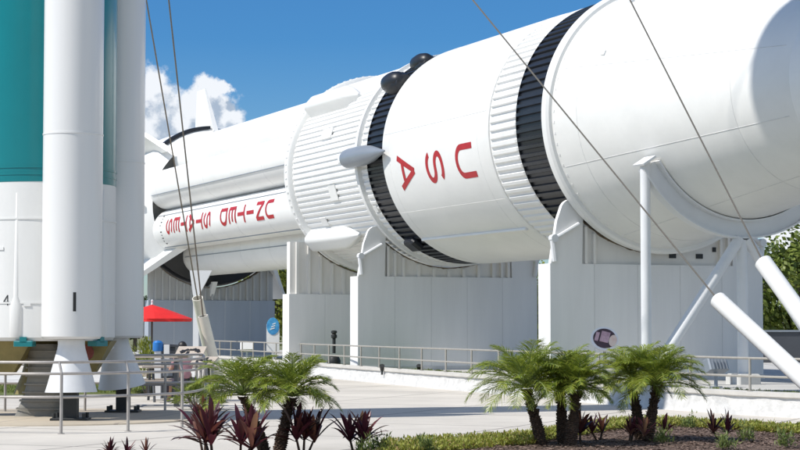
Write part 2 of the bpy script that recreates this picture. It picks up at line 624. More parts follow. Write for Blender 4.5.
def rail_fence(name, label, line, posts, levels, r, m, z0, closed=False, stub=None, group=None):
    """line: Vector2 list followed by the rails; posts: fractions or points."""
    o0 = Vector((posts[0][0], posts[0][1], z0))
    t = thing(name, label, 'railing', o0, 0, group)
    for lv in levels:
        b = MB()
        sx, sy = (stub if (stub and lv == levels[0]) else (0, 0))
        b.tube([Vector((p[0] + sx, p[1] + sy, lv)) - o0 for p in line], r, 8)
        b.build('rail', m, t)
    for p in posts:
        b = MB()
        top = levels[1] if stub else levels[0]
        b.tube([Vector((p[0], p[1], z0)) - o0, Vector((p[0], p[1], top)) - o0], r * 1.15, 8)
        b.tube([Vector((p[0], p[1], z0)) - o0, Vector((p[0], p[1], z0 + .012)) - o0], r * 2.6, 10)
        if stub:
            b.tube([Vector((p[0], p[1], top)) - o0, Vector((p[0] + stub[0], p[1] + stub[1], levels[0])) - o0], r, 8)
        b.build('post', m, t)
    return t


fl = [(p[0] + .12, p[1] + .12) for p in [(q.x, q.y) for q in WALL_LINE]]


def resample(line, step):
    out = [line[0]]
    acc = 0
    for a, b in zip(line, line[1:]):
        L = math.dist(a, b)
        while acc + L >= step:
            k = (step - acc) / L
            a = (a[0] + (b[0] - a[0]) * k, a[1] + (b[1] - a[1]) * k)
            out.append(a)
            L = math.dist(a, b)
            acc = 0
        acc += L
    return out


rail_fence('railing', 'long two-rail tan metal railing along the top of the white rock wall', fl, resample(fl, 1.95)[:40],
           [1.03, .70], .022, M_['rail_tan'], .43)

# ------------------------------------------------------------------ the horizontal rocket
AX = math.atan(810 / FPX)                                   # angle between view and rocket axis
ROT = math.atan2(-math.cos(AX), math.sin(AX))               # local +X points to the nose
OX, OY, ZC = 6.7014, 48.2, 6.867
ROOT = Matrix.Translation((OX, OY, 0)) @ Matrix.Rotation(ROT, 4, 'Z')
XM = Matrix(((0, 0, -1, 0), (-1, 0, 0, 0), (0, 1, 0, ZC), (0, 0, 0, 1)))   # lathe (r cos, r sin, s) -> local


def loc(s, th, r):
    th = R(th)
    return Vector((-s, -r * math.cos(th), ZC + r * math.sin(th)))


saturn = thing('horizontal_rocket', 'huge white and black rocket lying on its side across white support walls, red USA lettering', 'rocket', (OX, OY, 0), ROT)


def lat(name, prof, m, n=128, parent=saturn):
    """prof: (s, r)."""
    b = MB()
    b.lathe([(r, s) for s, r in prof], n, XM)
    return b.build(name, m, parent)


def ribbed(name, s0, s1, r, nrib, m, h=.055, inset=.12, taper=True):
    b = MB()
    T = XM
    stations = [(s0, 0), (s0 + inset * .4, 0), (s0 + inset, 1), (s1 - inset, 1), (s1 - inset * .4, 0), (s1, 0)] if taper else [(s0, 1), (s1, 1)]
    V = []
    n = nrib * 4
    for s, k in stations:
        for i in range(nrib):
            for f, up in ((0, 0), (.42, 0), (.52, 1), (.90, 1)):
                a = 2 * math.pi * (i + f) / nrib
                rr = r + h * k * up
                V.append(T @ Vector((rr * math.cos(a), rr * math.sin(a), s)))
    F = []
    for j in range(len(stations) - 1):
        for i in range(n):
            F.append((j * n + i, j * n + (i + 1) % n, (j + 1) * n + (i + 1) % n, (j + 1) * n + i))
    b.add(V, F)
    for s in (s0, s1):
        b.lathe([(r + h * (0 if taper else 1), s), (r - .5, s)], 96, T)
    return b.build(name, m, saturn)


# nose-side parts (towards the camera)
lat('spacecraft_adapter', [(-.12, 3.28), (-8.4, 1.98)], M_['adapter_white'])
lat('service_module', [(-8.4, 1.98), (-12.6, 1.98), (-12.65, 1.9)], M_['rocket_white'])
lat('command_module', [(-12.65, 1.9), (-15.6, .45), (-15.9, .3), (-15.9, 0)], M_['rocket_white'])
b = MB()
b.lathe([(3.2, -.16), (3.36, -.16), (3.42, -.10), (3.42, .12), (3.36, .18), (3.2, .18)], 160, XM)
b.build('instrument_ring', M_['rocket_white'], saturn)
b = MB()
for i in range(40):                                          # clamp blocks round the visible side of the ring
    th = -95 + i * 4.8
    b.box(loc(-.22, th, 3.255), (.09, .03, .06), mtx=Matrix.Rotation(-R(th), 4, 'X'))
b.build_each('clamp_block', M_['rocket_rib'], saturn)
ribbed('black_skirt_band', .20, 1.72, 3.27, 96, M_['rocket_black'], h=.06, taper=False)
ribbed('forward_skirt', 1.725, 3.40, 3.262, 96, M_['rocket_rib'], h=.06)
lat('upper_stage_tank', [(3.40, 3.1), (3.405, 3.30), (3.46, 3.335), (10.60, 3.335), (10.66, 3.32), (10.66, 3.0)], M_['rocket_white'], 160)
ribbed('black_aft_skirt_band', 10.67, 11.95, 3.24, 100, M_['rocket_black'], h=.065, taper=False)
ribbed('interstage', 11.955, 12.62, 3.22, 100, M_['rocket_rib'], h=.06)
b = MB()
b.lathe([(3.2, 12.62), (3.37, 12.62), (3.37, 12.80), (3.2, 12.80)], 160, XM)
b.build('separation_ring', M_['rocket_rib'], saturn)
ribbed('interstage_skirt', 12.80, 18.75, 3.23, 108, M_['rocket_rib'], h=.045, inset=.05)
b = MB()
b.lathe([(3.1, 18.76), (3.36, 18.76), (3.42, 18.80), (3.42, 19.12), (3.1, 19.12)], 160, XM)
b.build('booster_flange', M_['rocket_white'], saturn)
b = MB()
for i in range(48):
    th = -92 + i * 4
    b.box(loc(18.95, th, 3.425), (.16, .03, .04), mtx=Matrix.Rotation(-R(th), 4, 'X'))
b.build_each('flange_bolt', M_['rocket_rib'], saturn)

# booster cluster: eight outer tanks round a centre tank
RT, RC = .88, 2.28
S0, S1 = 19.12, 37.9
lat('centre_tank', [(19.12, 1.33), (38, 1.33)], M_['rocket_white'], 48)
tanks = {}
for k in range(8):
    th = -28.5 + 45 * k
    c = loc(0, th, RC)
    T = Matrix.Translation((0, c.y, c.z)) @ Matrix(((0, 0, -1, 0), (-1, 0, 0, 0), (0, 1, 0, 0), (0, 0, 0, 1)))
    b = MB()
    b.lathe([(.5, S0), (.80, S0 + .01), (RT, S0 + .35), (RT, S1 - .6), (RT * .93, S1 - .25), (RT * .72, S1 + .12), (.3, S1 + .3)], 48, T)
    o = b.build('tank', M_['rocket_white'], saturn)
    tanks[k] = (o, T)
    if k in (0, 7, 1):
        q = MB()
        for a in ((38, -62) if k == 0 else ((20, -5) if k == 7 else (-20,))):
            p0 = T @ Vector(((RT + .01) * math.cos(R(a)), (RT + .01) * math.sin(R(a)), S0 + .5))
            p1 = T @ Vector(((RT + .01) * math.cos(R(a)), (RT + .01) * math.sin(R(a)), S1 - .8))
            q.tube([p0, p1], .018, 6)
        q.build_each('conduit', M_['grey_motor'], o)

# ------------------------------------------------------------------ painted lettering (strokes laid on a cylinder)


def strokes(ch):
    """Centre lines in a box u 0..1 (across), v 0..1 (up); returns polylines with weight."""
    def arc(cx, cy, rx, ry, a0, a1, n=14):
        return [(cx + rx * math.cos(R(a0 + (a1 - a0) * i / n)), cy + ry * math.sin(R(a0 + (a1 - a0) * i / n))) for i in range(n + 1)]
    return {
        'U': [[(0.08, 1), (0.08, .36)] + arc(.5, .36, .42, .3, 180, 360)[1:] + [(.92, 1)]],
        'S': [arc(.5, .74, .38, .22, 20, 180) + arc(.5, .74, .38, .22, 180, 262)[1:] + arc(.5, .28, .40, .24, 80, -90)[1:] + arc(.5, .28, .40, .24, -90, -165)[1:]],
        'A': [[(0.02, 0), (.5, 1)], [(.98, 0), (.5, 1)], [(.2, .30), (.8, .30)]],
        'N': [[(.08, 0), (.08, 1)], [(.08, .98), (.92, .02)], [(.92, 0), (.92, 1)]],
        'I': [[(.5, 0), (.5, 1)]],
        'T': [[(.5, 0), (.5, .93)], [(0, .93), (1, .93)]],
        'E': [[(.1, 0), (.1, 1)], [(.1, .06), (.95, .06)], [(.1, .5), (.85, .5)], [(.1, .94), (.95, .94)]],
        'D': [[(.1, 0), (.1, 1)], [(.1, .06), (.5, .06)] + arc(.5, .5, .42, .44, -90, 90)[1:] + [(.1, .94)]],
        '4': [[(.72, 0), (.72, 1)], [(.72, .96), (.08, .32)], [(.08, .32), (1, .32)]],
    }[ch]


def letter(mb, ch, W, H, wt, place):
    for si, line in enumerate(strokes(ch)):
        pts = []
        for a, c in zip(line, line[1:]):
            L = math.dist((a[0] * W, a[1] * H), (c[0] * W, c[1] * H))
            n = max(1, int(L / .05))
            for i in range(n):
                pts.append(((a[0] + (c[0] - a[0]) * i / n - .5) * W, (a[1] + (c[1] - a[1]) * i / n - .5) * H))
        pts.append(((line[-1][0] - .5) * W, (line[-1][1] - .5) * H))
        V = []
        for i, p in enumerate(pts):
            a, c = pts[max(i - 1, 0)], pts[min(i + 1, len(pts) - 1)]
            d = Vector((c[0] - a[0], c[1] - a[1])).normalized()
            n = Vector((-d.y, d.x)) * wt / 2
            for k in (-1, -.33, .33, 1):
                V.append(place(p[0] + n.x * k, p[1] + n.y * k, .0022 * si))
        F = []
        for i in range(len(pts) - 1):
            for j in range(3):
                F.append((i * 4 + j, i * 4 + j + 1, i * 4 + 5 + j, i * 4 + 4 + j))
        mb.add(V, F)


tank_obj = [o for o in saturn.children if o.name.startswith('upper_stage_tank')][0]
for ch, s in zip('USA', (4.98, 6.98, 8.98)):
    b = MB()
    r = 3.341
    letter(b, ch, .95, 1.12, .17, lambda u, v, e, s=s: loc(s - v, -13.2 - math.degrees(u / r), r + e))
    b.build('letter', M_['red'], tank_obj)
o7, T7 = tanks[0]
for i, ch in enumerate('UNITED STATES'):
    if ch == ' ':
        continue
    s = 22.2 + i * (34.9 - 22.2) / 12
    b = MB()
    r = RT + .008
    letter(b, ch, .68, .82, .14, lambda u, v, e, s=s: T7 @ Vector(((r + e) * math.cos(R(1) - u / r), (r + e) * math.sin(R(1) - u / r), s - v)))
    b.build('letter', M_['red'], o7)
b = MB()                                                     # faint small stencilling beside the last letter
for i in range(9):
    a = 34 - i * 9 - (9 if i > 3 else 0)
    for ds in ((0, .11), (0,), (0, .11), (.1,))[i % 4]:
        c = T7 @ Vector(((RT + .006) * math.cos(R(a)), (RT + .006) * math.sin(R(a)), 36.1 + ds + (.05 if i % 2 else 0)))
        b.box(c, (.07, .012, .045), mtx=Matrix.Rotation(-R(a), 4, 'X'))
b.build_each('stencil_mark', M_['ink'], o7)

# tail unit and fins
b = MB()
b.lathe([(2.9, 37.4), (3.42, 37.9), (3.52, 38.4), (3.52, 41.3), (2.6, 41.3)], 40, XM, a0=R(-47), a1=R(222))
b.lathe([(0, 38.3), (3.3, 38.3)], 40, XM, a0=R(-47), a1=R(222))
b.build('tail_shroud', M_['rocket_white'], saturn)
b = MB()
b.lathe([(2.3, 37.45), (3.38, 37.9), (3.5, 38.4), (3.5, 41.3), (2.6, 41.3)], 40, XM, a0=R(222.4), a1=R(312.6))
b.lathe([(0, 38.3), (3.3, 38.3)], 40, XM, a0=R(222), a1=R(313))
b.lathe([(0, 41.2), (3.5, 41.2)], 40, XM)
b.build('black_tail_shroud', M_['rocket_black'], saturn)


def fin(th, s_root0, s_root1, s_tip0, s_tip1, r0, r1, thick, m):
    b = MB()
    poly = [(s_root0, r0, thick), (s_tip0, r1, thick * .35), (s_tip1, r1, thick * .35), (s_root1, r0, thick)]
    V = []
    rad = Vector((0, -math.cos(R(th)), math.sin(R(th))))
    tan = Vector((0, -math.sin(R(th)), -math.cos(R(th))))
    for sgn in (-1, 1):
        for s, r, w in poly:
            V.append(Vector((-s, 0, ZC)) + rad * r + tan * sgn * w / 2)
    b.add(V, [(0, 1, 2, 3), (7, 6, 5, 4)] + [(i, (i + 1) % 4, 4 + (i + 1) % 4, 4 + i) for i in range(4)])
    return b.build('fin', m, saturn)


for th in (90, 270, 180, 0):
    fin(th, 37.6, 40.4, 39.2, 40.4, 3.3, 5.35, .22, M_['rocket_white'])
for th in (135, 45, -135):
    fin(th, 36.9, 41.2, 39.6, 41.2, 3.3, 5.6, .25, M_['rocket_white'])
fin(-43, 35.4, 41.2, 39.9, 41.2, 2.6, 6.1, .3, M_['rocket_white'])
b = MB()
b.lathe([(3.40, 37.82), (3.54, 37.85), (3.56, 38.1), (3.5, 38.15)], 30, XM, a0=R(50), a1=R(87))
b.build('shroud_band', M_['rocket_black'], saturn)
b = MB()
for a in (20, 110, 200, 290):
    for rr in (1.6,):
        c = loc(41.3, a + 20, rr)
        T = Matrix.Translation((0, c.y, c.z - 0)) @ Matrix(((0, 0, -1, 0), (-1, 0, 0, 0), (0, 1, 0, 0), (0, 0, 0, 1)))
        b.lathe([(.3, 41.2), (.35, 41.5), (.62, 42.6), (.60, 42.6), (.3, 41.6)], 24, T)
b.build_each('engine_bell', M_['nozzle'], saturn)


def blister(name, th, s0, s1, w, h, m, r=3.22, tip=.9, tip_back=.0):
    """Fairing on the skin: flat-bottomed long blister, pointed towards the nose."""
    b = MB()
    rad = Vector((0, -math.cos(R(th)), math.sin(R(th))))
    tan = Vector((0, -math.sin(R(th)), -math.cos(R(th))))
    secs = [(s1, .82, .9), (s1 - .12, 1, 1), (s0 + tip, 1, 1), (s0 + tip * .5, .72, .8), (s0, .12, .35)]
    n = 10
    V = []
    for s, kw, kh in secs:
        for i in range(n + 1):
            x = -1 + 2 * i / n
            y = (1 - abs(x) ** 5) ** .5
            V.append(Vector((-s, 0, ZC)) + rad * (r - .12 + (h * kh + .12) * y) + tan * x * w / 2 * kw)
    F = []
    for j in range(len(secs) - 1):
        for i in range(n):
            F.append((j * (n + 1) + i, (j + 1) * (n + 1) + i, (j + 1) * (n + 1) + i + 1, j * (n + 1) + i + 1))
    b.add(V, F, True)
    b.add(V[:n + 1], [tuple(range(n + 1))])
    b.add(V[-n - 1:], [tuple(reversed(range(n + 1)))])
    return b.build(name, m, saturn, 50)


blister('upper_fairing', 40.5, 14.5, 18.6, .80, .46, M_['rocket_white'])
blister('lower_fairing', -44, 14.8, 18.9, .80, .46, M_['rocket_white'])
# grey pointed motor across the ring
b = MB()
c = loc(0, -1, 3.52)
T = Matrix.Translation((0, c.y, c.z)) @ Matrix(((0, 0, -1, 0), (-1, 0, 0, 0), (0, 1, 0, 0), (0, 0, 0, 1)))
b.lathe([(0, 13.05), (.25, 13.05), (.29, 12.95), (.31, 12.7), (.31, 11.75), (.26, 11.1), (.13, 10.5), (.03, 10.02), (0, 10.0)], 28, T)
b.build('retro_motor', M_['grey_motor'], saturn)
for th, ss, rc, kk in ((39, -.35, 3.45, .95), (58, -.4, 3.32, .85)):
    b = MB()
    c = loc(0, th, rc)
    T = Matrix.Translation((0, c.y, c.z)) @ Matrix(((0, 0, -1, 0), (-1, 0, 0, 0), (0, 1, 0, 0), (0, 0, 0, 1)))
    b.lathe([(r * kk, z) for r, z in ((0, 12.25 + ss), (.17, 12.2 + ss), (.29, 12.02 + ss), (.33, 11.75 + ss), (.34, 11.2), (.31, 10.95), (.24, 10.78), (.13, 10.69), (0, 10.665))], 24, T)
    o = b.build('control_module', M_['rocket_black'], saturn)
    q = MB()
    cb = loc(0, th, rc - .16)
    Tb = Matrix.Translation((0, cb.y, cb.z)) @ Matrix(((0, 0, -1, 0), (-1, 0, 0, 0), (0, 1, 0, 0), (0, 0, 0, 1)))
    q.lathe([(0, 12.2 + ss), (.3 * kk, 12.0 + ss), (.4 * kk, 11.6 + ss), (.4 * kk, 10.9), (.3 * kk, 10.7), (0, 10.68)], 20, Tb)
    q.build('module_base', M_['rocket_black'], o)
b = MB()
b.box(loc(11.4, -54, 3.38), (.7, .26, .42), mtx=Matrix.Rotation(R(54), 4, 'X'), ch=.08)
b.build_each('black_vent_box', M_['rocket_black'], saturn)
b = MB()
for s, th, a, w in ((15.8, 18, .9, .35), (15.2, -17, .6, .5), (13.9, 1, 1.0, .25), (17.0, -33, .5, .3), (12.3, -30, .25, .2)):
    b.box(loc(s, th, 3.285), (a, .03, w), mtx=Matrix.Rotation(-R(th), 4, 'X'))
b.build_each('access_cover', M_['rocket_white'], saturn)
b = MB()
for s, th in ((-1.7, 26), (-.9, 62)):
    b.box(loc(s, th, 3.02 if s < -1.5 else 3.16), (.35, .05, .12), mtx=Matrix.Rotation(-R(th), 4, 'X'))
b.build_each('skin_bracket', M_['rocket_rib'], saturn)
# sheet-metal seams
def seam(parent, pts, r=.007):
    q = MB()
    q.tube(pts, r, 4, caps=False)
    return q.build('skin_seam', M_['seam'], parent)


cone_obj = [o for o in saturn.children if o.name.startswith('spacecraft_adapter')][0]
rcone = lambda s: 3.28 - (3.28 - 1.98) * (-s - .12) / 8.28
for th in (58, 20, -24, -66):
    seam(cone_obj, [loc(-.3 - 7.9 * i / 12, th, rcone(-.3 - 7.9 * i / 12) + .001) for i in range(13)])
for s_ in (-1.15, -6.6):
    seam(cone_obj, [loc(s_, -96 + 4 * i, rcone(s_) + .001) for i in range(49)])
for s_ in (4.05, 10.1):
    seam(tank_obj, [loc(s_, -96 + 4 * i, 3.336) for i in range(49)], .005)
for th in (48, 8, -34):
    seam(tank_obj, [loc(3.5, th, 3.337), loc(10.5, th, 3.337)], .005)
for k in (0, 1, 7):
    o_, T_ = tanks[k]
    for s_ in (22.6, 26.1, 29.6, 33.1, 36.3):
        seam(o_, [T_ @ Vector(((RT + .001) * math.cos(R(10 * i)), (RT + .001) * math.sin(R(10 * i)), s_)) for i in range(37)], .006)
# long conduit under the upper stage
b = MB()
b.tube([loc(3.6, -52, 3.36), loc(10.5, -52, 3.36)], .05, 6)
b.build('conduit', M_['rocket_rib'], saturn)

# ------------------------------------------------------------------ support walls under the rocket


def wall_poly_top(w, r_cut, zt_side, z0):
    pts = [(-w, z0), (w, z0), (w, zt_side)]
    a_end = math.acos(min(1, (ZC - zt_side) / r_cut)) if zt_side < ZC else R(80)
    y_end = r_cut * math.sin(a_end)
    y_end = min(y_end, w - .05)
    a_end = math.asin(y_end / r_cut)
    n = 30
    for i in range(n + 1):
        a = a_end - 2 * a_end * i / n
        pts.append((r_cut * math.sin(a), ZC - r_cut * math.cos(a)))
    pts.append((-w, zt_side))
    return pts


PT = Matrix(((0, 0, 1, 0), (1, 0, 0, 0), (0, 1, 0, 0), (0, 0, 0, 1)))       # poly (y, z) extruded along x


def support(label, s_front, w, z_block, z_top, r_cut, thick=.65, ears=True, ribs=0, panel_mat='panel', w_up=None, block_mat='wall'):
    base = ROOT @ Vector((-s_front, 0, 0))
    t = thing('support_wall', label, 'support wall', (base.x, base.y, .25), ROT, 'support walls under the rocket')
    dz = -.25
    b = MB()
    b.box((-thick / 2, 0, (z_block + dz) / 2), (thick, 2 * w, z_block + dz))
    blk = b.build('wall_block', M_[block_mat], t)
    q = MB()
    for i in range(1, 5):
        y = -w + 2 * w * i / 5
        q.box((.001, y, (z_block + dz) / 2), (.006, .014, z_block + dz - .02))
    q.build_each('formwork_joint', M_['seam2'], blk)
    q = MB()
    q.box((-thick / 2, 0, .06), (thick + .05, 2 * w + .05, .12))
    q.build('base_strip', M_['seam2'], blk)
    wu = 2.34 if ears else (w_up or (w - .06))
    b = MB()
    T = Matrix.Translation((-thick * .62, 0, dz)) @ PT
    poly = wall_poly_top(wu, r_cut, z_top, z_block)
    b.prism([(y, z) for y, z in poly], thick * .48, T)
    pn = b.build('saddle_panel', M_[panel_mat], t)
    if ribs:
        q = MB()
        for i in range(ribs):
            y = -wu + .25 + (2 * wu - .5) * i / (ribs - 1)
            zt = z_top if abs(y) > r_cut * .98 else min(z_top, ZC - math.sqrt(max(.01, r_cut ** 2 - y * y)) - .06)
            if zt - z_block < .12:
                continue
            q.box((-thick * .14 + .04, y, (z_block + zt) / 2 + dz), (.08, .09, zt - z_block - .01))
        q.build_each('stiffener_rib', M_[panel_mat], pn)
    # gasket strip in the saddle
    g = MB()
    V, F = [], []
    for i in range(61):
        a = R(-44 + 88 * i / 60)
        jit = .035 * noise.noise(Vector((i * .55, s_front, 0)))
        for x, rr in ((-thick * .14 + .02, r_cut - .015), (-thick * .14 + .02, r_cut + .02 + jit), (-thick * .6, r_cut + .03), (-thick * .6, r_cut - .015)):
            V.append((x + jit, rr * math.sin(a), ZC + dz - rr * math.cos(a)))
    for i in range(60):
        for j in range(4):
            F.append((i * 4 + j, i * 4 + (j + 1) % 4, i * 4 + 4 + (j + 1) % 4, i * 4 + 4 + j))
    g.add(V, F)
    g.build('saddle_gasket', M_['stain'], t)
    if ears:
        for sy in (-1, 1):
            # rounded upright plate beside the saddle
            e = MB()
            y0, y1 = 2.22, w - .02
            zt = z_top
            pts = [(sy * y1, z_block), (sy * (y1 - .18), zt - .55)]
            for i in range(9):
                a = R(10 + 150 * i / 8)
                cx, cz, rr = y0 + .27, zt - .33, .33
                pts.append((sy * (cx + rr * math.cos(a)), cz + rr * math.sin(a)))
            pts.append((sy * y0, z_block))
            T = Matrix.Translation((-thick * .14 - .05, 0, dz)) @ PT
            e.prism(pts, .14, T)
            e.build('ear_plate', M_['wall'], t)
            # tie rod with a knuckle
            k = MB()
            xk = .06
            k.tube([(xk, sy * (y0 + .12), z_block + 1.0 + dz), (xk, sy * (y1 - .08), z_block + .62 + dz)], .05, 8)
            k.tube([(xk, sy * (y1 - .02), z_block + .55 + dz), (xk, sy * (y1 - .08), z_block + .05 + dz)], .07, 8)
            k.tube([(xk - .08, sy * (y1 - .04), z_block + .62 + dz), (xk + .1, sy * (y1 - .04), z_block + .62 + dz)], .10, 10)
            k.build_each('tie_rod', M_['steel_white'], t)
            c = MB()
            for yy in (y0 - .12, y0 - .36):
                ztt = ZC - math.sqrt(r_cut ** 2 - yy ** 2) - .1
                c.box((-thick * .14 + .05, sy * yy, (z_block + ztt) / 2 + dz), (.1, .07, ztt - z_block - .01))
            c.build_each('stiffener_rib', M_[panel_mat], pn)
    return t


sw3 = support('nearest support wall, plain grey-white block with rounded ear plate and saddle panel, behind the palms', .25, 3.12, 3.18, 4.80, 3.38)
b = MB()
for y, z, w in ((-.45, 3.75, .14), (.45, 3.42, .2), (1.25, 3.42, .2), (1.7, 3.6, .1)):
    b.box((-.65 * .14 + .012, y, z - .25), (.03, w, .12))
b.build_each('bolt_plate', M_['black_steel'], sw3)
sw2 = support('middle support wall with rounded ear plate under the black band of the rocket', 13.1, 3.12, 3.18, 4.75, 3.40, ribs=9)
sw1 = support('support wall with ribbed upper panel under the wide corrugated skirt, left of the middle one', 19.05, 3.25, 2.72, 4.50, 3.46, ears=False, ribs=15)
sw0 = support('farthest support wall, its block tinted as if shaded, with ribbed panel under the black tail, behind the red umbrella', 38.0, 2.88, 2.76, 4.2, 3.55, ears=False, ribs=17, panel_mat='panel_dark', block_mat='wall_shaded')


# saddle ring on legs under the nose
def cradle():
    s = -3.55
    base = ROOT @ Vector((-s, 0, 0))
    t = thing('cradle_stand', 'white half-ring cradle on tubular legs carrying the nose end of the rocket', 'cradle', (base.x, base.y, .25), ROT)
    dz = -.25
    ri, ro = 2.76, 3.16
    b = MB()
    n = 48
    a0, a1 = R(-149), R(-31)
    for (r0, r1, x0, x1) in ((ri, ro, -.03, .03), (ri - .025, ri + .02, -.22, .22), (ro - .02, ro + .02, -.14, .14)):
        V, F = [], []
        for i in range(n + 1):
            a = a0 + (a1 - a0) * i / n
            for x, r in ((x0, r0), (x1, r0), (x1, r1), (x0, r1)):
                V.append((x, -r * math.cos(a), ZC + dz + r * math.sin(a)))
        for i in range(n):
            for j in range(4):
                F.append((i * 4 + j, i * 4 + (j + 1) % 4, i * 4 + 4 + (j + 1) % 4, i * 4 + 4 + j))
        F += [(0, 1, 2, 3), (n * 4 + 3, n * 4 + 2, n * 4 + 1, n * 4)]
        b.add(V, F)
    b.build('saddle_ring', M_['steel_white'], t)
    yl = 2.62
    ze = ZC + dz - 1.45
    foot = .12
    for pts, r in (([(0, -yl, ze), (0, -yl, foot)], .12), ([(0, yl, ze), (0, yl, foot)], .12),
                   ([(0, 0, ZC + dz - ro - .05), (0, 0, foot)], .13),
                   ([(.05, -.1, ZC + dz - ro - .02), (.05, -yl + .15, .3)], .13), ([(.05, .1, ZC + dz - ro - .02), (.05, yl - .15, .3)], .13)):
        q = MB()
        q.tube(pts, r, 16)
        q.build('leg', M_['steel_white'], t)
    for sy in (-1, 1):
        q = MB()
        q.box((0, sy * (yl + .02), ze + .02), (.5, .38, .05), mtx=Matrix.Rotation(sy * R(-32), 4, 'X'))
        q.build('end_plate', M_['steel_white'], t)
    for y in (-yl, 0, yl):
        q = MB()
        q.box((0, y, .08), (.62, .62, .34), ch=.04)
        q.build('footing', M_['apron'], t)


cradle()

# ------------------------------------------------------------------ the upright rocket on the left
DX, DY = pix(45.5, 327, 33.8).x, 33.8
delta = thing('upright_rocket', 'tall upright rocket with teal upper body and white lower body, strapped with white boosters', 'rocket', (DX, DY, 0))
RD = 1.22
Zb = 1.36
b = MB()
b.lathe([(.6, Zb), (RD - .04, Zb), (RD - .02, Zb + .04), (RD, Zb + .06), (RD, 2.0), (RD + .012, 2.0), (RD + .012, 2.03), (RD, 2.03), (RD, 3.45), (RD + .012, 3.45), (RD + .012, 3.48), (RD, 3.48), (RD, 4.10)], 96)
core = b.build('lower_body', M_['delta_core'], delta)
b = MB()
b.lathe([(RD, 4.10), (RD + .006, 4.105), (RD + .006, 4.22), (RD + .014, 4.22), (RD + .014, 4.26), (RD + .004, 4.26), (RD + .004, 4.34), (RD + .014, 4.34), (RD + .014, 4.38), (RD + .004, 4.38), (RD + .004, 22.0)], 96)
b.build('teal_body', M_['teal'], delta)
b = MB()
b.lathe([(RD, 22.0), (RD, 29.5), (1.05, 31.0), (.6, 32.6), (.12, 33.6), (0, 33.65)], 64)
b.build('nose_fairing', M_['delta_core'], delta)
# raised tunnels on the lower body
for ang, zt in ((-104, 3.9), (-26, 4.0), (30, 4.0), (150, 4.0)):
    b = MB()
    d = Vector((math.cos(R(ang)), math.sin(R(ang)), 0))
    tn = Vector((-d.y, d.x, 0))
    secs = [(1.42, .09, .05), (1.5, .12, .075), (1.95, .12, .075), (2.12, .05, .04), (zt, .03, .025), (zt + .02, .025, .01)]
    V = []
    for z, w, h in secs:
        for i in range(7):
            a = math.pi * i / 6
            V.append(d * (RD - .02 + h * math.sin(a)) + tn * w * math.cos(a) + Vector((0, 0, z)))
    F = [(j * 7 + i, j * 7 + i + 1, (j + 1) * 7 + i + 1, (j + 1) * 7 + i) for j in range(5) for i in range(6)]
    b.add(V, F, True)
    b.build('cable_tunnel', M_['delta_core'], delta, 50)
b = MB()
a4 = math.asin((pix(6, 302, 32.65).x - DX) / RD)
letter(b, '4', .13, .18, .019, lambda u, v, e: Vector(((RD + .004 + e) * math.sin(a4 + u / RD), -(RD + .004 + e) * math.cos(a4 + u / RD), 2.06 + v)))
b.build('number_mark', M_['ink'], core)
# small surface details: latch and bracket plates
b = MB()
for px, zz in ((4, 3.72), (11, 2.95), (39, 1.98), (27, 2.0)):
    xa = math.asin(max(-.98, min(.98, (px - 44) / 57.0 / RD)))
    b.box((RD * math.sin(xa), -RD * math.cos(xa), zz), (.12, .03, .05), rz=xa)
b.build_each('latch_plate', M_['delta_core'], core)

BOOST = [(pix(71.5, 327, 32.25).x - DX, 32.25 - DY), (pix(116, 327, 35.15).x - DX, 35.15 - DY), (-1.76, .05)]
RB = .505


def nozzle_part(parent, base, cant, r_exit, z_top, z_exit):
    c = Vector(base)
    T = Matrix.Translation((c.x, c.y, z_top)) @ cant
    L = z_top - z_exit
    b = MB()
    b.lathe([(.20, .04), (.23, 0), (.225, -.12 * L), (.235, -.2 * L), (.275, -.36 * L), (.335, -.60 * L), (.40, -.86 * L), (r_exit, -L), (r_exit - .02, -L), (.36, -.7 * L), (.2, -.2 * L)], 40, T)
    o = b.build('nozzle', M_['nozzle'], parent, 60)
    q = MB()
    q.lathe([(0, -.55 * L), (.33, -.62 * L)], 24, T)
    q.build('nozzle_throat', M_['nozzle_in'], o)


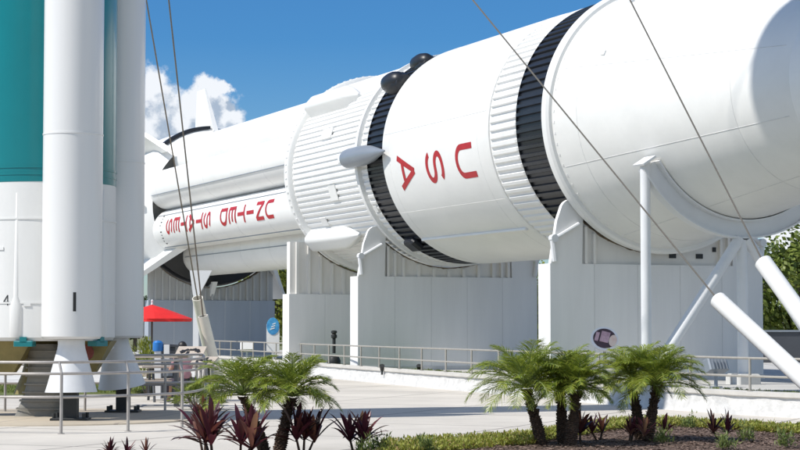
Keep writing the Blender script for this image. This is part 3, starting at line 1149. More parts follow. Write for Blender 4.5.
for i, (bx, by) in enumerate(BOOST):
    b = MB()
    sm = (4.85, 4.62, 4.9)[i]
    b.lathe([(.24, 1.40), (RB - .03, 1.40), (RB, 1.44), (RB, sm), (RB + .008, sm + .002), (RB + .008, sm + .03), (RB, sm + .032), (RB, 8.1), (RB * .93, 8.4), (RB * .45, 9.2), (.08, 9.62), (0, 9.65)], 64,
            Matrix.Translation((bx, by, 0)))
    bo = b.build('booster', M_['delta_white'], delta)
    out = Vector((bx, by, 0)).normalized()
    axis = Vector((0, 0, 1)).cross(out)
    cant = Matrix.Rotation(R((-4, -10, -10)[i]), 4, axis) if i else Matrix.Rotation(R(-1), 4, axis)
    nozzle_part(bo, (bx, by, 0), cant, .44, 1.42, .50)
    if i == 0:
        q = MB()
        d0 = R(-91)
        ang = math.asin((pix(77, 300, 32).x - DX - bx) / RB) if abs((pix(77, 300, 32).x - DX - bx) / RB) < 1 else 0
        V = []
        for j in range(5):
            a = ang + (-.05 + .1 * j / 4)
            for z in (1.86, 2.18):
                V.append((bx + (RB + .005) * math.sin(a), by - (RB + .005) * math.cos(a), z))
        q.add(V, [(2 * j, 2 * j + 2, 2 * j + 3, 2 * j + 1) for j in range(4)])
        q.build('black_mark', M_['ink'], bo)
    # clamp straps to the core
    q = MB()
    for z in (1.9, 6.4):
        mid = Vector((bx, by, 0)) * .69
        q.box((mid.x, mid.y, z), (.18, .12, .22), rz=math.atan2(by, bx))
    q.build_each('strap_fitting', M_['black_steel'], bo)
    # steel pedestal under the nozzle
    st = thing('steel_pedestal', ['black steel pedestal bolted down under the nearest booster nozzle', 'black steel pedestal under the booster nozzle behind, beside the bench', 'black steel pedestal under the booster on the far left side'][i], 'pedestal',
               (DX + bx + (.0, .13, -.13)[i], DY + by + (0, .1, .0)[i], 0), 0, 'pedestals under the boosters')
    q = MB()
    q.box((0, 0, .52), (.24, .24, .98))
    q.build('column', M_['black_steel'], st)
    q = MB()
    q.box((0, 0, .035), (.62, .5, .07), ch=.01)
    q.build('base_plate', M_['black_steel'], st)
    for sx in (-1, 1):
        for sy in (-1, 1):
            q = MB()
            q.tube([(sx * .25, sy * .18, .07), (sx * .25, sy * .18, .15)], .03, 8)
            q.build('bolt', M_['black_steel'], st)

# engine bay under the core: olive hoppers with red disc, teal brackets
b = MB()
for cx, cy, w, top in ((-.55, -.35, .62, Zb - .005), (.83, -.05, .55, Zb - .005)):
    V = [(cx - w / 2 - .1, cy - .35, top), (cx + w / 2 + .12, cy - .35, top), (cx + w / 2 + .12, cy + .35, top), (cx - w / 2 - .1, cy + .35, top),
         (cx - .16, cy - .12, top - .6), (cx + .06, cy - .12, top - .6), (cx + .06, cy + .12, top - .6), (cx - .16, cy + .12, top - .6)]
    b.add(V, [(0, 1, 2, 3), (7, 6, 5, 4), (0, 4, 5, 1), (1, 5, 6, 2), (2, 6, 7, 3), (3, 7, 4, 0)])
b.lathe([(.45, Zb), (.5, Zb - .12), (.3, Zb - .35), (.36, Zb - .6), (.5, Zb - .95), (.47, Zb - .95), (.2, Zb - .4)], 32, Matrix.Translation((-.1, .25, 0)))
eb = b.build('engine_bay', M_['olive'], delta, 40)
b = MB()
T = Matrix.Translation((.80, -.46, 1.15)) @ Matrix.Rotation(R(78), 4, 'X')
b.lathe([(0, .05), (.13, .05), (.14, .04), (.14, 0)], 28, T)
b.build('red_disc', M_['rust_red'], eb)
for ang in (-150, -97, -28, 35, 95, 165):
    b = MB()
    d = Vector((math.cos(R(ang)), math.sin(R(ang)), 0))
    b.box((d.x * 1.15, d.y * 1.15, Zb - .045), (.2, .34, .1), rz=R(ang), ch=.015)
    b.box((d.x * 1.2, d.y * 1.2, Zb + .02), (.1, .12, .1), rz=R(ang))
    b.build('teal_bracket', M_['teal'], delta)
b = MB()
b.tube([(.70, .1, .85), (1.15, .3, 1.27)], .05, 10)
b.build_each('brace_pipe', M_['steel_white'], delta)

# banded grey duct under the core
duct = thing('flame_duct', 'banded grey metal duct curving up to the underside of the upright rocket', 'duct', (DX - .12, DY + .05, 0))
b = MB()
nb = 9
for i in range(nb):
    z0, z1 = 1.30 * i / nb, 1.30 * (i + 1) / nb
    k0, k1 = i / nb, (i + 1) / nb
    bow = lambda k: .17 * math.sin(k * 2.6)
    w = lambda k: .40 - .10 * k
    for (za, zb, ka, kb, dr) in ((z0, z0 + .03, k0, k0, .035), (z0 + .03, z1, k0, k1, 0)):
        V = []
        for z, k in ((za, ka), (zb, kb)):
            for j in range(24):
                a = 2 * math.pi * j / 24
                ex = abs(math.cos(a)) ** .55 * (1 if math.cos(a) > 0 else -1)
                ey = abs(math.sin(a)) ** .55 * (1 if math.sin(a) > 0 else -1)
                V.append(((w(k) + dr) * ex + bow(k), (.32 + dr) * ey, z))
        b.add(V, [(j, (j + 1) % 24, 24 + (j + 1) % 24, 24 + j) for j in range(24)], True)
b.build('duct_body', M_['duct'], duct, 40)

# round concrete pad with a tan edge
b = MB()
b.lathe([(0, .03), (3.0, .03), (3.06, .02), (3.08, -.02)], 72, Matrix.Translation((DX, DY, 0)), smooth=False)
tag(b.build('launch_pad', M_['pad']), kind='structure')

# railing round the upright rocket
ringp = [gnd(-60, 433), gnd(-5, 433.6), gnd(60, 434), gnd(128, 431.5), gnd(182, 427.5), gnd(204, 421), gnd(206, 414)]
nl = [(p.x, p.y) for p in smoothline([q.to_2d() for q in ringp], 8)]
rail_fence('railing', 'near side of the three-rail grey steel railing in front of the upright rocket', nl, [tuple(gnd(*p)[:2]) for p in ((-60, 433), (61, 434), (128, 431.5), (182, 427.5), (206, 414.5))],
           [1.07, .90, .55], .021, M_['rail'], 0, stub=(-.05, .08), group='railings round the upright rocket')
ringf = [gnd(-60, 413), gnd(5, 413), gnd(80, 412.6), gnd(165, 412), gnd(205, 410)]
nf = [(p.x, p.y) for p in smoothline([q.to_2d() for q in ringf], 8)]
rail_fence('railing', 'far side of the three-rail grey steel railing, behind the booster nozzles', nf, [tuple(gnd(*p)[:2]) for p in ((-60, 413), (5, 413), (85, 412.5), (165, 412), (205, 410))],
           [1.07, .90, .55], .021, M_['rail'], 0, stub=(-.06, 0), group='railings round the upright rocket')


# ------------------------------------------------------------------ guy wires with protective tubes
def guy(attach, top, bottom, r_tube, m_tube, lab_c, lab_t, r_c=.014, tube_bot=None):
    b = MB()
    o0 = Vector(bottom)
    mid = []
    A, Tt, B = Vector(attach), Vector(top), Vector(bottom)
    b.tube([A - o0, Tt - o0, (Tt + (B - Tt) * .05) - o0], r_c, 6)
    o = b.build('guy_wire', M_['cable'])
    o.location = o0
    tag(o, lab_c, 'cable', 'guy wires')
    q = MB()
    d = (B - Tt)
    n = 18
    q.tube([Vector((0, 0, 0)), Tt - o0], [r_tube, r_tube], 20, caps=False)
    q.tube([Tt - o0, Vector((0, 0, 0))], [r_tube * .86, r_tube * .86], 20, caps=False)
    dn = d.normalized()
    # ring lip closing the wall of the tube
    a = dn.orthogonal().normalized()
    c = dn.cross(a)
    V = []
    for rr in (r_tube, r_tube * .86):
        for k in range(20):
            t = 2 * math.pi * k / 20
            V.append(Tt - o0 + (a * math.cos(t) + c * math.sin(t)) * rr)
    q.add(V, [(k, (k + 1) % 20, 20 + (k + 1) % 20, 20 + k) for k in range(20)])
    t = q.build('guard_tube', m_tube)
    t.location = o0
    tag(t, lab_t, 'tube', 'guard tubes over the guy wires')


def line_at(x1, y1, x2, y2, x):
    return y1 + (y2 - y1) * (x - x1) / (x2 - x1)


AXP = 45
att = lambda x1, y1, x2, y2: pix(AXP, line_at(x1, y1, x2, y2, AXP), 33.8)


def on_line(A, px0, py0, px1, py1, Y_end, f_end):
    """a straight wire from A down to the anchor that passes the given pixels"""
    return None


# right-hand pair: both run to one anchor in front of the planting bed
ANCH_R = pix(903, 472, 20.6)


def point_towards(A, B, px):
    """point of segment A-B whose picture x is px"""
    lo, hi = 0.0, 1.0
    f = lambda k: (lambda P: 400 + FPX * P.x / (P.y * math.cos(PITCH) + (P.z - CAM_H) * math.sin(PITCH)))(A + (B - A) * k) - px
    if f(lo) * f(hi) > 0:
        return A + (B - A) * .9
    for _ in range(50):
        md = (lo + hi) / 2
        if f(lo) * f(md) <= 0:
            hi = md
        else:
            lo = md
    return A + (B - A) * lo


A1 = att(719, 297, 475, 0)
A2 = att(763, 262, 630, 0)
guy(A1, pix(718, 300, 23.2), ANCH_R, .107, M_['tube_white'], 'steel cable crossing the middle of the rocket down to the lower white tube', 'lower of the two thick white tubes slanting out at the right edge', r_c=.012)
ANCH_R2 = pix(913, 470, 20.8)
guy(A2, pix(763, 262, 22.8), ANCH_R2, .107, M_['tube_white'], 'steel cable crossing the nose end of the rocket down to the upper white tube', 'upper of the two thick white tubes slanting out at the right edge, by the tree', r_c=.012)
A3 = att(197, 298, 146, 0)
A4 = att(202, 316, 168, 0)
guy(A3, pix(197.5, 298, 50.5), pix(216, 388, 52), .145, M_['tube_cream'], 'thin cable left of its twin, running from above down to the farther cream tube', 'farther cream tube standing tallest behind its twin, right of the umbrella', r_c=.018)
guy(A4, pix(203, 316, 46), pix(221, 388, 46.5), .125, M_['tube_cream'], 'thin cable right of its twin, running from above down to the nearer cream tube', 'nearer and lower cream tube standing in front of its twin, behind the railing', r_c=.018)

# ------------------------------------------------------------------ plants


def frond(ml, mr, base, az, el, L, droop, rr, leafw=.0125, leaflen=.25, n=44):
    """A feather leaf: rib in mr, leaflets in ml."""
    pts = []
    p = Vector(base)
    d = Vector((math.cos(az) * math.cos(el), math.sin(az) * math.cos(el), math.sin(el)))
    side = Vector((-math.sin(az), math.cos(az), 0))
    seg = 9
    for i in range(seg + 1):
        pts.append(p.copy())
        p = p + d * (L / seg)
        d = (d + Vector((0, 0, -droop * (i + 1) / seg / 2.2))).normalized()
    mr.tube(pts, [.011 * (1 - .8 * i / seg) for i in range(seg + 1)], 4, caps=False)
    for i in range(n):
        k = .22 + .78 * i / (n - 1)
        j = min(seg - 1, int(k * seg))
        f = k * seg - j
        q = pts[j].lerp(pts[j + 1], f)
        dr = (pts[j + 1] - pts[j]).normalized()
        up = side.cross(dr) * -1
        ll = leaflen * 1.1 * (math.sin(math.pi * min(1, .25 + k * .72)) ** .7) * rr.uniform(.8, 1.12)
        for sg in (-1, 1):
            dirn = (dr * rr.uniform(.75, 1.1) + side * sg * .8 + up * rr.uniform(-.1, .35)).normalized()
            m1 = q + dirn * ll * .5
            tip = q + dirn * ll + Vector((0, 0, -ll * rr.uniform(.08, .3)))
            wv = dr * leafw * .5
            o = len(ml.v)
            ml.v += [tuple(q - wv * .6), tuple(q + wv * .6), tuple(m1 + wv), tuple(tip), tuple(m1 - wv)]
            ml.f += [(o, o + 1, o + 2, o + 4), (o + 4, o + 2, o + 3)]
            ml.s += [False, False]


def palm(label, base, top, rcrown, seed, nf=36, yellow=False):
    rr = random.Random(seed)
    base, top = Vector(base), Vector(top)
    t = thing('pygmy_palm', label, 'palm', base, 0, 'small feather palms in the planting bed')
    tp = top - base
    b = MB()
    n = 22
    nn = 14
    V = []
    for i in range(n * 3 + 1):
        k = i / (n * 3)
        c = Vector((tp.x * (k ** 1.25), tp.y * k, tp.z * k))
        r = .060 - .008 * k + .012 * math.sin(k * 6)
        for j in range(nn):
            a = 2 * math.pi * j / nn + i * .35
            q = r + (.022 if (i + j * 2) % 3 == 0 else 0) + rr.uniform(-.006, .006)
            V.append((c.x + q * math.cos(a), c.y + q * math.sin(a), c.z))
    b.add(V, [(i * nn + j, i * nn + (j + 1) % nn, (i + 1) * nn + (j + 1) % nn, (i + 1) * nn + j) for i in range(n * 3) for j in range(nn)])
    for i in range(150):                                      # broken leaf bases
        k = rr.uniform(.02, 1)
        a = rr.uniform(0, 2 * math.pi)
        c = Vector((tp.x * (k ** 1.25), tp.y * k, tp.z * k))
        d = Vector((math.cos(a), math.sin(a), .8)).normalized()
        s = c + Vector((math.cos(a), math.sin(a), 0)) * .055
        b.tube([s, s + d * rr.uniform(.02, .045)], [.013, .004], 4)
    b.build('trunk', M_['bark'], t)
    L1, R1, L2 = MB(), MB(), MB()
    for i in range(nf):
        az = i * 2.39996 + rr.uniform(-.25, .25)
        k = i / nf
        el = R(60 - 56 * k + rr.uniform(-9, 9))
        L = rcrown * rr.uniform(.9, 1.15) * (.86 + .2 * k)
        frond(L2 if (yellow and i % 4 == 1) else L1, R1, tp + Vector((0, 0, .02 + .08 * (1 - k))), az, el, L, .46 + .36 * k * rr.uniform(.6, 1.4), rr, leaflen=.27 * rcrown / .7)
    c = L1.build('crown', M_['palm_leaf'], t)
    if L2.v:
        L2.build('yellow_fronds', M_['palm_leaf_yellow'], c)
    R1.build('frond_ribs', M_['rachis'], c)
    return t


def palm_px(label, bx, by, tx, ty, Y, rc, seed, **kw):
    b = pix(bx, by, Y)
    b.z = .05
    return palm(label, b, pix(tx, ty, Y), rc, seed, **kw)


palm_px('left one of the two palms among the red plants, crown spreading farthest left', 264, 456, 243, 397, 23.6, .66, 11)
palm_px('right one of the two palms among the red plants, darker crown above a dark trunk', 279, 458, 292, 398, 23.2, .62, 12)
palm_px('palm leaning left with a clean dark trunk, first of the right-hand palms', 541, 452, 526, 389, 25.2, .80, 13)
palm_px('middle palm with upright trunk, close to the one leaning left', 563, 450, 560, 388, 25.4, .64, 14)
palm_px('slim palm on a thin trunk just right of the upright middle palm', 571, 450, 577, 391, 25.0, .56, 15, yellow=True)
palm_px('palm with some yellow fronds on its left side, in front of the round sign', 640, 440, 632, 382, 26.3, .62, 16, yellow=True)
palm_px('rightmost palm with drooping dark green fronds', 648, 442, 657, 386, 26.0, .70, 17)


def cordyline(label, base, h, seed, m='cord_leaf', nl=26, spread=1.0, stem=0.15):
    rr = random.Random(seed)
    t = thing('cordyline', label, 'plant', base, 0, 'red-leaved plants in the planting bed')
    b = MB()
    lv = MB()
    nl = int(nl * 1.35)
    heads = max(1, nl // 12)
    for hd in range(heads):
        ox, oy = rr.uniform(-.16, .16) * (heads > 1), rr.uniform(-.12, .12) * (heads > 1)
        sh = stem * rr.uniform(.7, 1.3) if hd else stem
        b.tube([(ox * .4, oy * .4, 0), (ox, oy, sh)], [.017, .013], 6)
        for i in range(nl // heads):
            az = i * 2.39996 + rr.uniform(-.4, .4)
            k = i / (nl // heads)
            el = R(86 - 62 * k + rr.uniform(-14, 12))
            L = (h - sh) * rr.uniform(.75, 1.15)
            w = rr.uniform(.017, .030) * (h / .5)
            p = Vector((ox, oy, sh * (.7 + .3 * (1 - k))))
            d = Vector((math.cos(az) * math.cos(el), math.sin(az) * math.cos(el), math.sin(el)))
            d.x *= spread
            side = Vector((-math.sin(az), math.cos(az), 0))
            seg = 7
            V = []
            for j in range(seg + 1):
                f = j / seg
                ww = w * (.22 + 1.0 * math.sin(math.pi * min(1, f * .93 + .04)) ** .8) * (1 if f < .99 else .15)
                upv = side.cross(d) * -1
                V += [p + side * ww * .95 + upv * ww * .35, p, p - side * ww * .95 + upv * ww * .35]
                p = p + d * L / seg
                d = (d + Vector((0, 0, -.16 * f - .14 * k * f))).normalized()
            F = []
            for j in range(seg):
                F += [(j * 3, j * 3 + 1, j * 3 + 4, j * 3 + 3), (j * 3 + 1, j * 3 + 2, j * 3 + 5, j * 3 + 4)]
            lv.add(V, F, True)
    b.build('stem', M_['bark'], t)
    lv.build('leaves', M_[m], t, 0)
    return t


CL = [  # label, px, top px y, Y, seed, mat, leaves
    ('broad red-leaved plant at the left end of the cluster under the left palm', 214, 400, 22.6, 21, 'cord_leaf', 30),
    ('tall dark red plant right in front of the left palm trunk', 240, 406, 22.4, 22, 'cord_leaf2', 30),
    ('dark red plant standing directly behind the left palm trunk', 205, 396, 23.9, 29, 'cord_leaf', 26),
    ('dark wine-red plant just right of the dark palm trunk', 303, 403, 23.2, 23, 'cord_leaf', 30),
    ('spiky red plant with orange-tipped leaves, alone at the start of the green edging', 356, 407, 23.4, 24, 'cord_leaf2', 32),
    ('tips of a red-leaved plant at the bottom edge, left of all the others', 112, 437, 22.0, 25, 'cord_leaf', 18),
    ('tips of a red-leaved plant at the bottom edge, close right of the leftmost one', 140, 438, 22.2, 26, 'cord_leaf', 18),
    ('small red plant between the slim palm and the yellow-fronded palm', 599, 412, 26.2, 27, 'cord_leaf', 20),
    ('thin dark red plant at the foot of the slim palm', 580, 404, 25.6, 28, 'cord_leaf', 16),
    ('pinkish low plant at the foot of the yellow-fronded palm', 629, 415, 25.8, 30, 'cord_leaf2', 22),
    ('dusky red plant right at the foot of the rightmost palm', 655, 412, 25.6, 31, 'cord_leaf2', 18),
    ('red-leaved plant standing alone right of all the palms', 722, 409, 26.2, 32, 'cord_leaf', 20),
]
for lab, px, ty, Y, seed, m, n in CL:
    top = pix(px, ty, Y)
    cordyline(lab, (top.x, Y, .05), top.z - .05, seed, m, n, stem=min(.3, (top.z - .05) * .3))


def scatter(name, m, label, cat, pts, leafw, leafl, per, hmax, spread, seed, flat=False):
    rr = random.Random(seed)
    V, F = [], []
    for (x, y, z) in pts:
        hh = hmax * rr.uniform(.35, 1)
        for k in range(per):
            a = rr.uniform(0, 6.283)
            el = rr.uniform(.2, 1.4) if not flat else rr.uniform(-.25, .25)
            d = Vector((math.cos(a) * math.cos(el), math.sin(a) * math.cos(el), math.sin(el)))
            s = Vector((-math.sin(a), math.cos(a), rr.uniform(-.4, .4))).normalized()
            r = spread * rr.random()
            a2 = rr.uniform(0, 6.283)
            c = Vector((x + r * math.cos(a2), y + r * math.sin(a2), z + (hh * rr.random() if not flat else .01)))
            l = leafl * rr.uniform(.6, 1.3)
            w = leafw * rr.uniform(.7, 1.2)
            o = len(V)
            V += [tuple(c), tuple(c + d * l * .5 + s * w), tuple(c + d * l), tuple(c + d * l * .5 - s * w)]
            F.append((o, o + 1, o + 2, o + 3))
    b = MB()
    b.v, b.f, b.s = V, F, [False] * len(F)
    o = b.build(name, m)
    return tag(o, label, cat, None, 'stuff')


def in_poly(x, y, poly):
    c = False
    n = len(poly)
    for i in range(n):
        x1, y1 = poly[i][0], poly[i][1]
        x2, y2 = poly[(i + 1) % n][0], poly[(i + 1) % n][1]
        if (y1 > y) != (y2 > y) and x < (x2 - x1) * (y - y1) / (y2 - y1) + x1:
            c = not c
    return c


# green edging along the far side of the bed
edge = []
rr = random.Random(3)
for a, c in zip(BEDs, BEDs[1:]):
    if a[0] < -.3:
        continue
    L = math.dist(a, c)
    for i in range(int(L * 380)):
        k = rr.random()
        inw = rr.random() * (2.0 if a[0] < 1.7 else (1.5 if a[0] < 2.4 else 1.7))
        x, y = a[0] + (c[0] - a[0]) * k, a[1] + (c[1] - a[1]) * k - inw
        if noise.noise(Vector((x * 2.2, y * 2.2, 4))) > -.4:
            edge.append((x, y, .05))
scatter('ground_cover', M_['shrub_leaf'], 'low yellow-green ground cover edging the planting bed', 'ground cover', edge, .011, .055, 12, .10, .07, 5)
mul = []
while len(mul) < 5200:
    x, y = rr.uniform(.2, 7.5), rr.uniform(21.5, 31)
    if in_poly(x, y, bed_poly):
        mul.append((x, y, .05))
scatter('mulch_chips', M_['mulch_bit'], 'brown bark chips covering the soil of the planting bed', 'mulch', mul, .014, .055, 5, .02, .09, 6, flat=True)
wd = []
for px, py in ((690, 425), (745, 438), (785, 444), (425, 449), (378, 448), (364, 452), (728, 446), (664, 440)):
    g = gnd(px, py + 4, .05)
    for i in range(9):
        wd.append((g.x + rr.uniform(-.1, .1), g.y + rr.uniform(-.1, .1), .06))
scatter('weeds', M_['weed_leaf'], 'loose pale green weeds sprouting at the edge of the bed', 'weeds', wd, .010, .075, 26, .24, .07, 8)
gr = []
for _ in range(7500):
    px, z = rr.uniform(205, 830), .25
    k = rr.random()
    i = rr.randrange(len(wl) - 1)
    k2 = rr.random()
    i = rr.randrange(1, len(wl) - 1)
    x, y = wl[i][0] + .5 + .95 * k2, wl[i][1] + .5 + 3.7 * k2
    gr.append((x, y, .25))
scatter('lawn_grass', M_['grass_leaf'], 'short grass growing on the lawn behind the white rock wall', 'grass', gr, .008, .07, 6, .03, .12, 9)
gr = []
while len(gr) < 2500:
    p = gnd(rr.uniform(-40, 203), rr.uniform(386, 394))
    gr.append((p.x, p.y, .01))
scatter('lawn_grass', M_['grass_leaf'], 'grass strip beyond the upright rocket and its railing', 'grass', gr, .008, .07, 8, .03, .16, 10)


# broadleaf trees behind
def tree_meshes(h, cr, seed, lm, nleaf=9000):
    rr = random.Random(seed)
    tr = MB()
    tr.tube([(0, 0, 0), (.1, .05, h * .25), (.05, 0, h * .5)], [.22, .17, .12], 9)
    lv = MB()
    cl = []
    for i in range(34):
        a = rr.uniform(0, 6.283)
        el = rr.uniform(-1.1, 1.5)
        k = rr.uniform(.35, 1.0)
        c = Vector((cr * k * math.cos(a) * math.cos(el), cr * k * math.sin(a) * math.cos(el), h * .50 + h * .44 * k * math.sin(el)))
        cl.append((c, rr.uniform(.35, .75) * cr * .55))
        if i % 3 == 0:
            tr.tube([(.05, 0, h * .3), c * .5 + Vector((0, 0, h * .22)), c], [.09, .05, .02], 5)
    for i in range(nleaf):
        c, r = rr.choice(cl)
        v = Vector((rr.gauss(0, 1), rr.gauss(0, 1), rr.gauss(0, 1))).normalized() * r * rr.uniform(.55, 1.05)
        p = c + v
        n = (v.normalized() + Vector((rr.uniform(-.8, .8), rr.uniform(-.8, .8), rr.uniform(-.2, 1)))).normalized()
        u = n.orthogonal().normalized()
        w = n.cross(u)
        s = rr.uniform(.09, .18)
        lv.add([p - u * s, p + w * s * .6, p + u * s, p - w * s * .6], [(0, 1, 2, 3)])
    return tr, lv


protos = []
for i, (h, cr, lm) in enumerate(((6.6, 2.9, 'tree_leaf'), (7.4, 3.1, 'tree_leaf_y'), (6.2, 2.6, 'tree_leaf_d'))):
    tr, lv = tree_meshes(h, cr, 40 + i, lm)
    protos.append((tr, lv, M_[lm], h))
proto_obj = {}
TREES = [  # x, y, kind, scale, label
    (18.6, 86, 0, 1.0, 'green leafy tree right of the rocket, behind the upper white tube'),
    (21.6, 88, 1, .86, 'pale yellow-green tree at the right edge of the picture behind the tubes'),
    (15.6, 92, 2, .96, 'dark small-leaved tree showing just above the low grey wall beside the rocket'),
    (24.6, 84, 0, .95, 'tree beyond the right edge next to the pale yellow-green one'),
    (28.6, 90, 2, 1.05, 'dark tree farthest right beyond the picture edge'),
    (-6.6, 98, 1, .80, 'yellow-green tree seen in the gap beside the blue sign'),
    (-3.4, 104, 0, .9, 'green tree half hidden behind the corrugated support wall'),
    (1.2, 100, 1, .78, 'tree behind the second support wall under the rocket'),
    (6.4, 98, 1, .66, 'pale tree glimpsed under the rocket between the two nearest walls'),
    (11.2, 96, 0, .72, 'tree hidden behind the nearest support wall'),
    (-14.5, 104, 2, .6, 'dark low tree behind the farthest support wall'),
    (-20.5, 100, 0, .62, 'tree behind the upright rocket on the left'),
    (17.0, 104, 1, .8, 'pale tree behind the others, half hidden by the nearest support wall'),
    (23.0, 102, 2, 1.0, 'dark tree of the back row at the right edge'),
    (-5.0, 112, 2, .85, 'dark back-row tree in the gap by the blue sign'),
    (-26.0, 96, 1, .7, 'tree far out on the left beyond the picture edge'),
]
for x, y, k, sc, lab in TREES:
    t = thing('leafy_tree', lab, 'tree', (x, y, .2 if x > -20 else 0), rnd.uniform(0, 6.28), 'trees beyond the lawn')
    t.scale = (sc, sc, sc)
    if k not in proto_obj:
        tr, lv, lm, h = protos[k]
        a = tr.build('trunk', M_['bark_grey'], t)
        c = lv.build('crown', lm, t)
        proto_obj[k] = (a, c)
    else:
        for o in proto_obj[k]:
            c = o.copy()
            col.objects.link(c)
            c.parent = t


def bush(label, p, r, h, seed, m='tree_leaf', n=700, name='bush'):
    rr = random.Random(seed)
    t = thing(name, label, 'bush', p)
    b = MB()
    for i in range(6):
        a = rr.uniform(0, 6.28)
        b.tube([(0, 0, 0), (math.cos(a) * r * .5, math.sin(a) * r * .5, h * .7)], [.02, .008], 5)
    b.build('stems', M_['bark_grey'], t)
    lv = MB()
    for i in range(n):
        a = rr.uniform(0, 6.28)
        el = rr.uniform(0, 1.57)
        k = rr.uniform(.4, 1.05)
        d = Vector((math.cos(a) * math.cos(el), math.sin(a) * math.cos(el), math.sin(el)))
        p0 = Vector((d.x * r * k, d.y * r * k, h * (.25 + .75 * d.z * k)))
        s = Vector((-math.sin(a), math.cos(a), rr.uniform(-.5, .5))).normalized()
        l = rr.uniform(.08, .2)
        lv.add([p0, p0 + d * l * .5 + s * .02, p0 + d * l + Vector((0, 0, -.03)), p0 + d * l * .5 - s * .02], [(0, 1, 2, 3)])
    lv.build('foliage', M_[m], t)


# ------------------------------------------------------------------ people, furniture and signs
# red umbrella
up = pix(152, 320, 46)
um = thing('parasol', 'red canvas parasol open over a table in front of the far shade-tinted wall', 'parasol', (up.x, 46, 0))
b = MB()
n = 8
zt, ze, rU = 2.14, 1.80, .98
V = [(0, 0, zt)]
for ring in range(1, 5):
    k = ring / 4
    for j in range(n * 4):
        a = 2 * math.pi * j / (n * 4) + .2
        sag = 1 - .06 * k * abs(math.sin(n * (a - .2) / 2)) ** 1.2
        V.append((rU * k * sag * math.cos(a), rU * k * sag * math.sin(a), zt - (zt - ze) * (k ** 1.12)))
for j in range(n * 4):
    a = 2 * math.pi * j / (n * 4) + .2
    V.append((rU * .97 * math.cos(a), rU * .97 * math.sin(a), ze - .07))
m = n * 4
F = [(0, 1 + j, 1 + (j + 1) % m) for j in range(m)]
for ring in range(4):
    for j in range(m):
        F.append((1 + ring * m + j, 1 + (ring + 1) * m + j, 1 + (ring + 1) * m + (j + 1) % m, 1 + ring * m + (j + 1) % m))
b.add(V, F)
b.build('canopy', M_['umbrella'], um)
b = MB()
b.tube([(0, 0, 0), (0, 0, zt + .02)], .024, 10)
b.build('pole', M_['pole'], um)
b = MB()
b.lathe([(0, zt + .13), (.03, zt + .1), (.02, zt + .05), (.035, zt)], 12)
b.build('finial', M_['steel_white'], um)
b = MB()
for j in range(n):
    a = 2 * math.pi * j / n + .2
    b.tube([(0, 0, zt - .06), (rU * .96 * math.cos(a), rU * .96 * math.sin(a), ze - .01)], .01, 5)
b.build('ribs', M_['pole'], um)
b = MB()
b.lathe([(0, .09), (.2, .09), (.28, .05), (.28, 0)], 24)
b.build('base', M_['pole'], um)


def picnic_table(label, x, y, rz, m='sign_tan'):
    t = thing('picnic_table', label, 'table', (x, y, 0), rz, 'picnic tables behind the railing')
    b = MB()
    for i in range(5):
        b.box((0, -.32 + .16 * i, .74), (1.7, .145, .04))
    b.build('table_top', M_[m], t)
    for sy in (-1, 1):
        b = MB()
        for k in (0, 1):
            b.box((0, sy * (.62 + .15 * k), .45), (1.7, .135, .04))
        b.build('bench_seat', M_[m], t)
    for sx in (-1, 1):
        b = MB()
        b.tube([(sx * .6, -.55, 0), (sx * .6, -.25, .71)], .028, 8)
        b.tube([(sx * .6, .55, 0), (sx * .6, .25, .71)], .028, 8)
        b.tube([(sx * .6, -.72, .41), (sx * .6, .72, .41)], .028, 8)
        b.build('leg_frame', M_['box_dark'], t)


picnic_table('tan picnic table where the person in the rose shirt sits', pix(181, 350, 41.6).x, 41.3, .25)
picnic_table('tan picnic table under the red parasol', pix(146, 350, 45).x, 45.7, -.1)


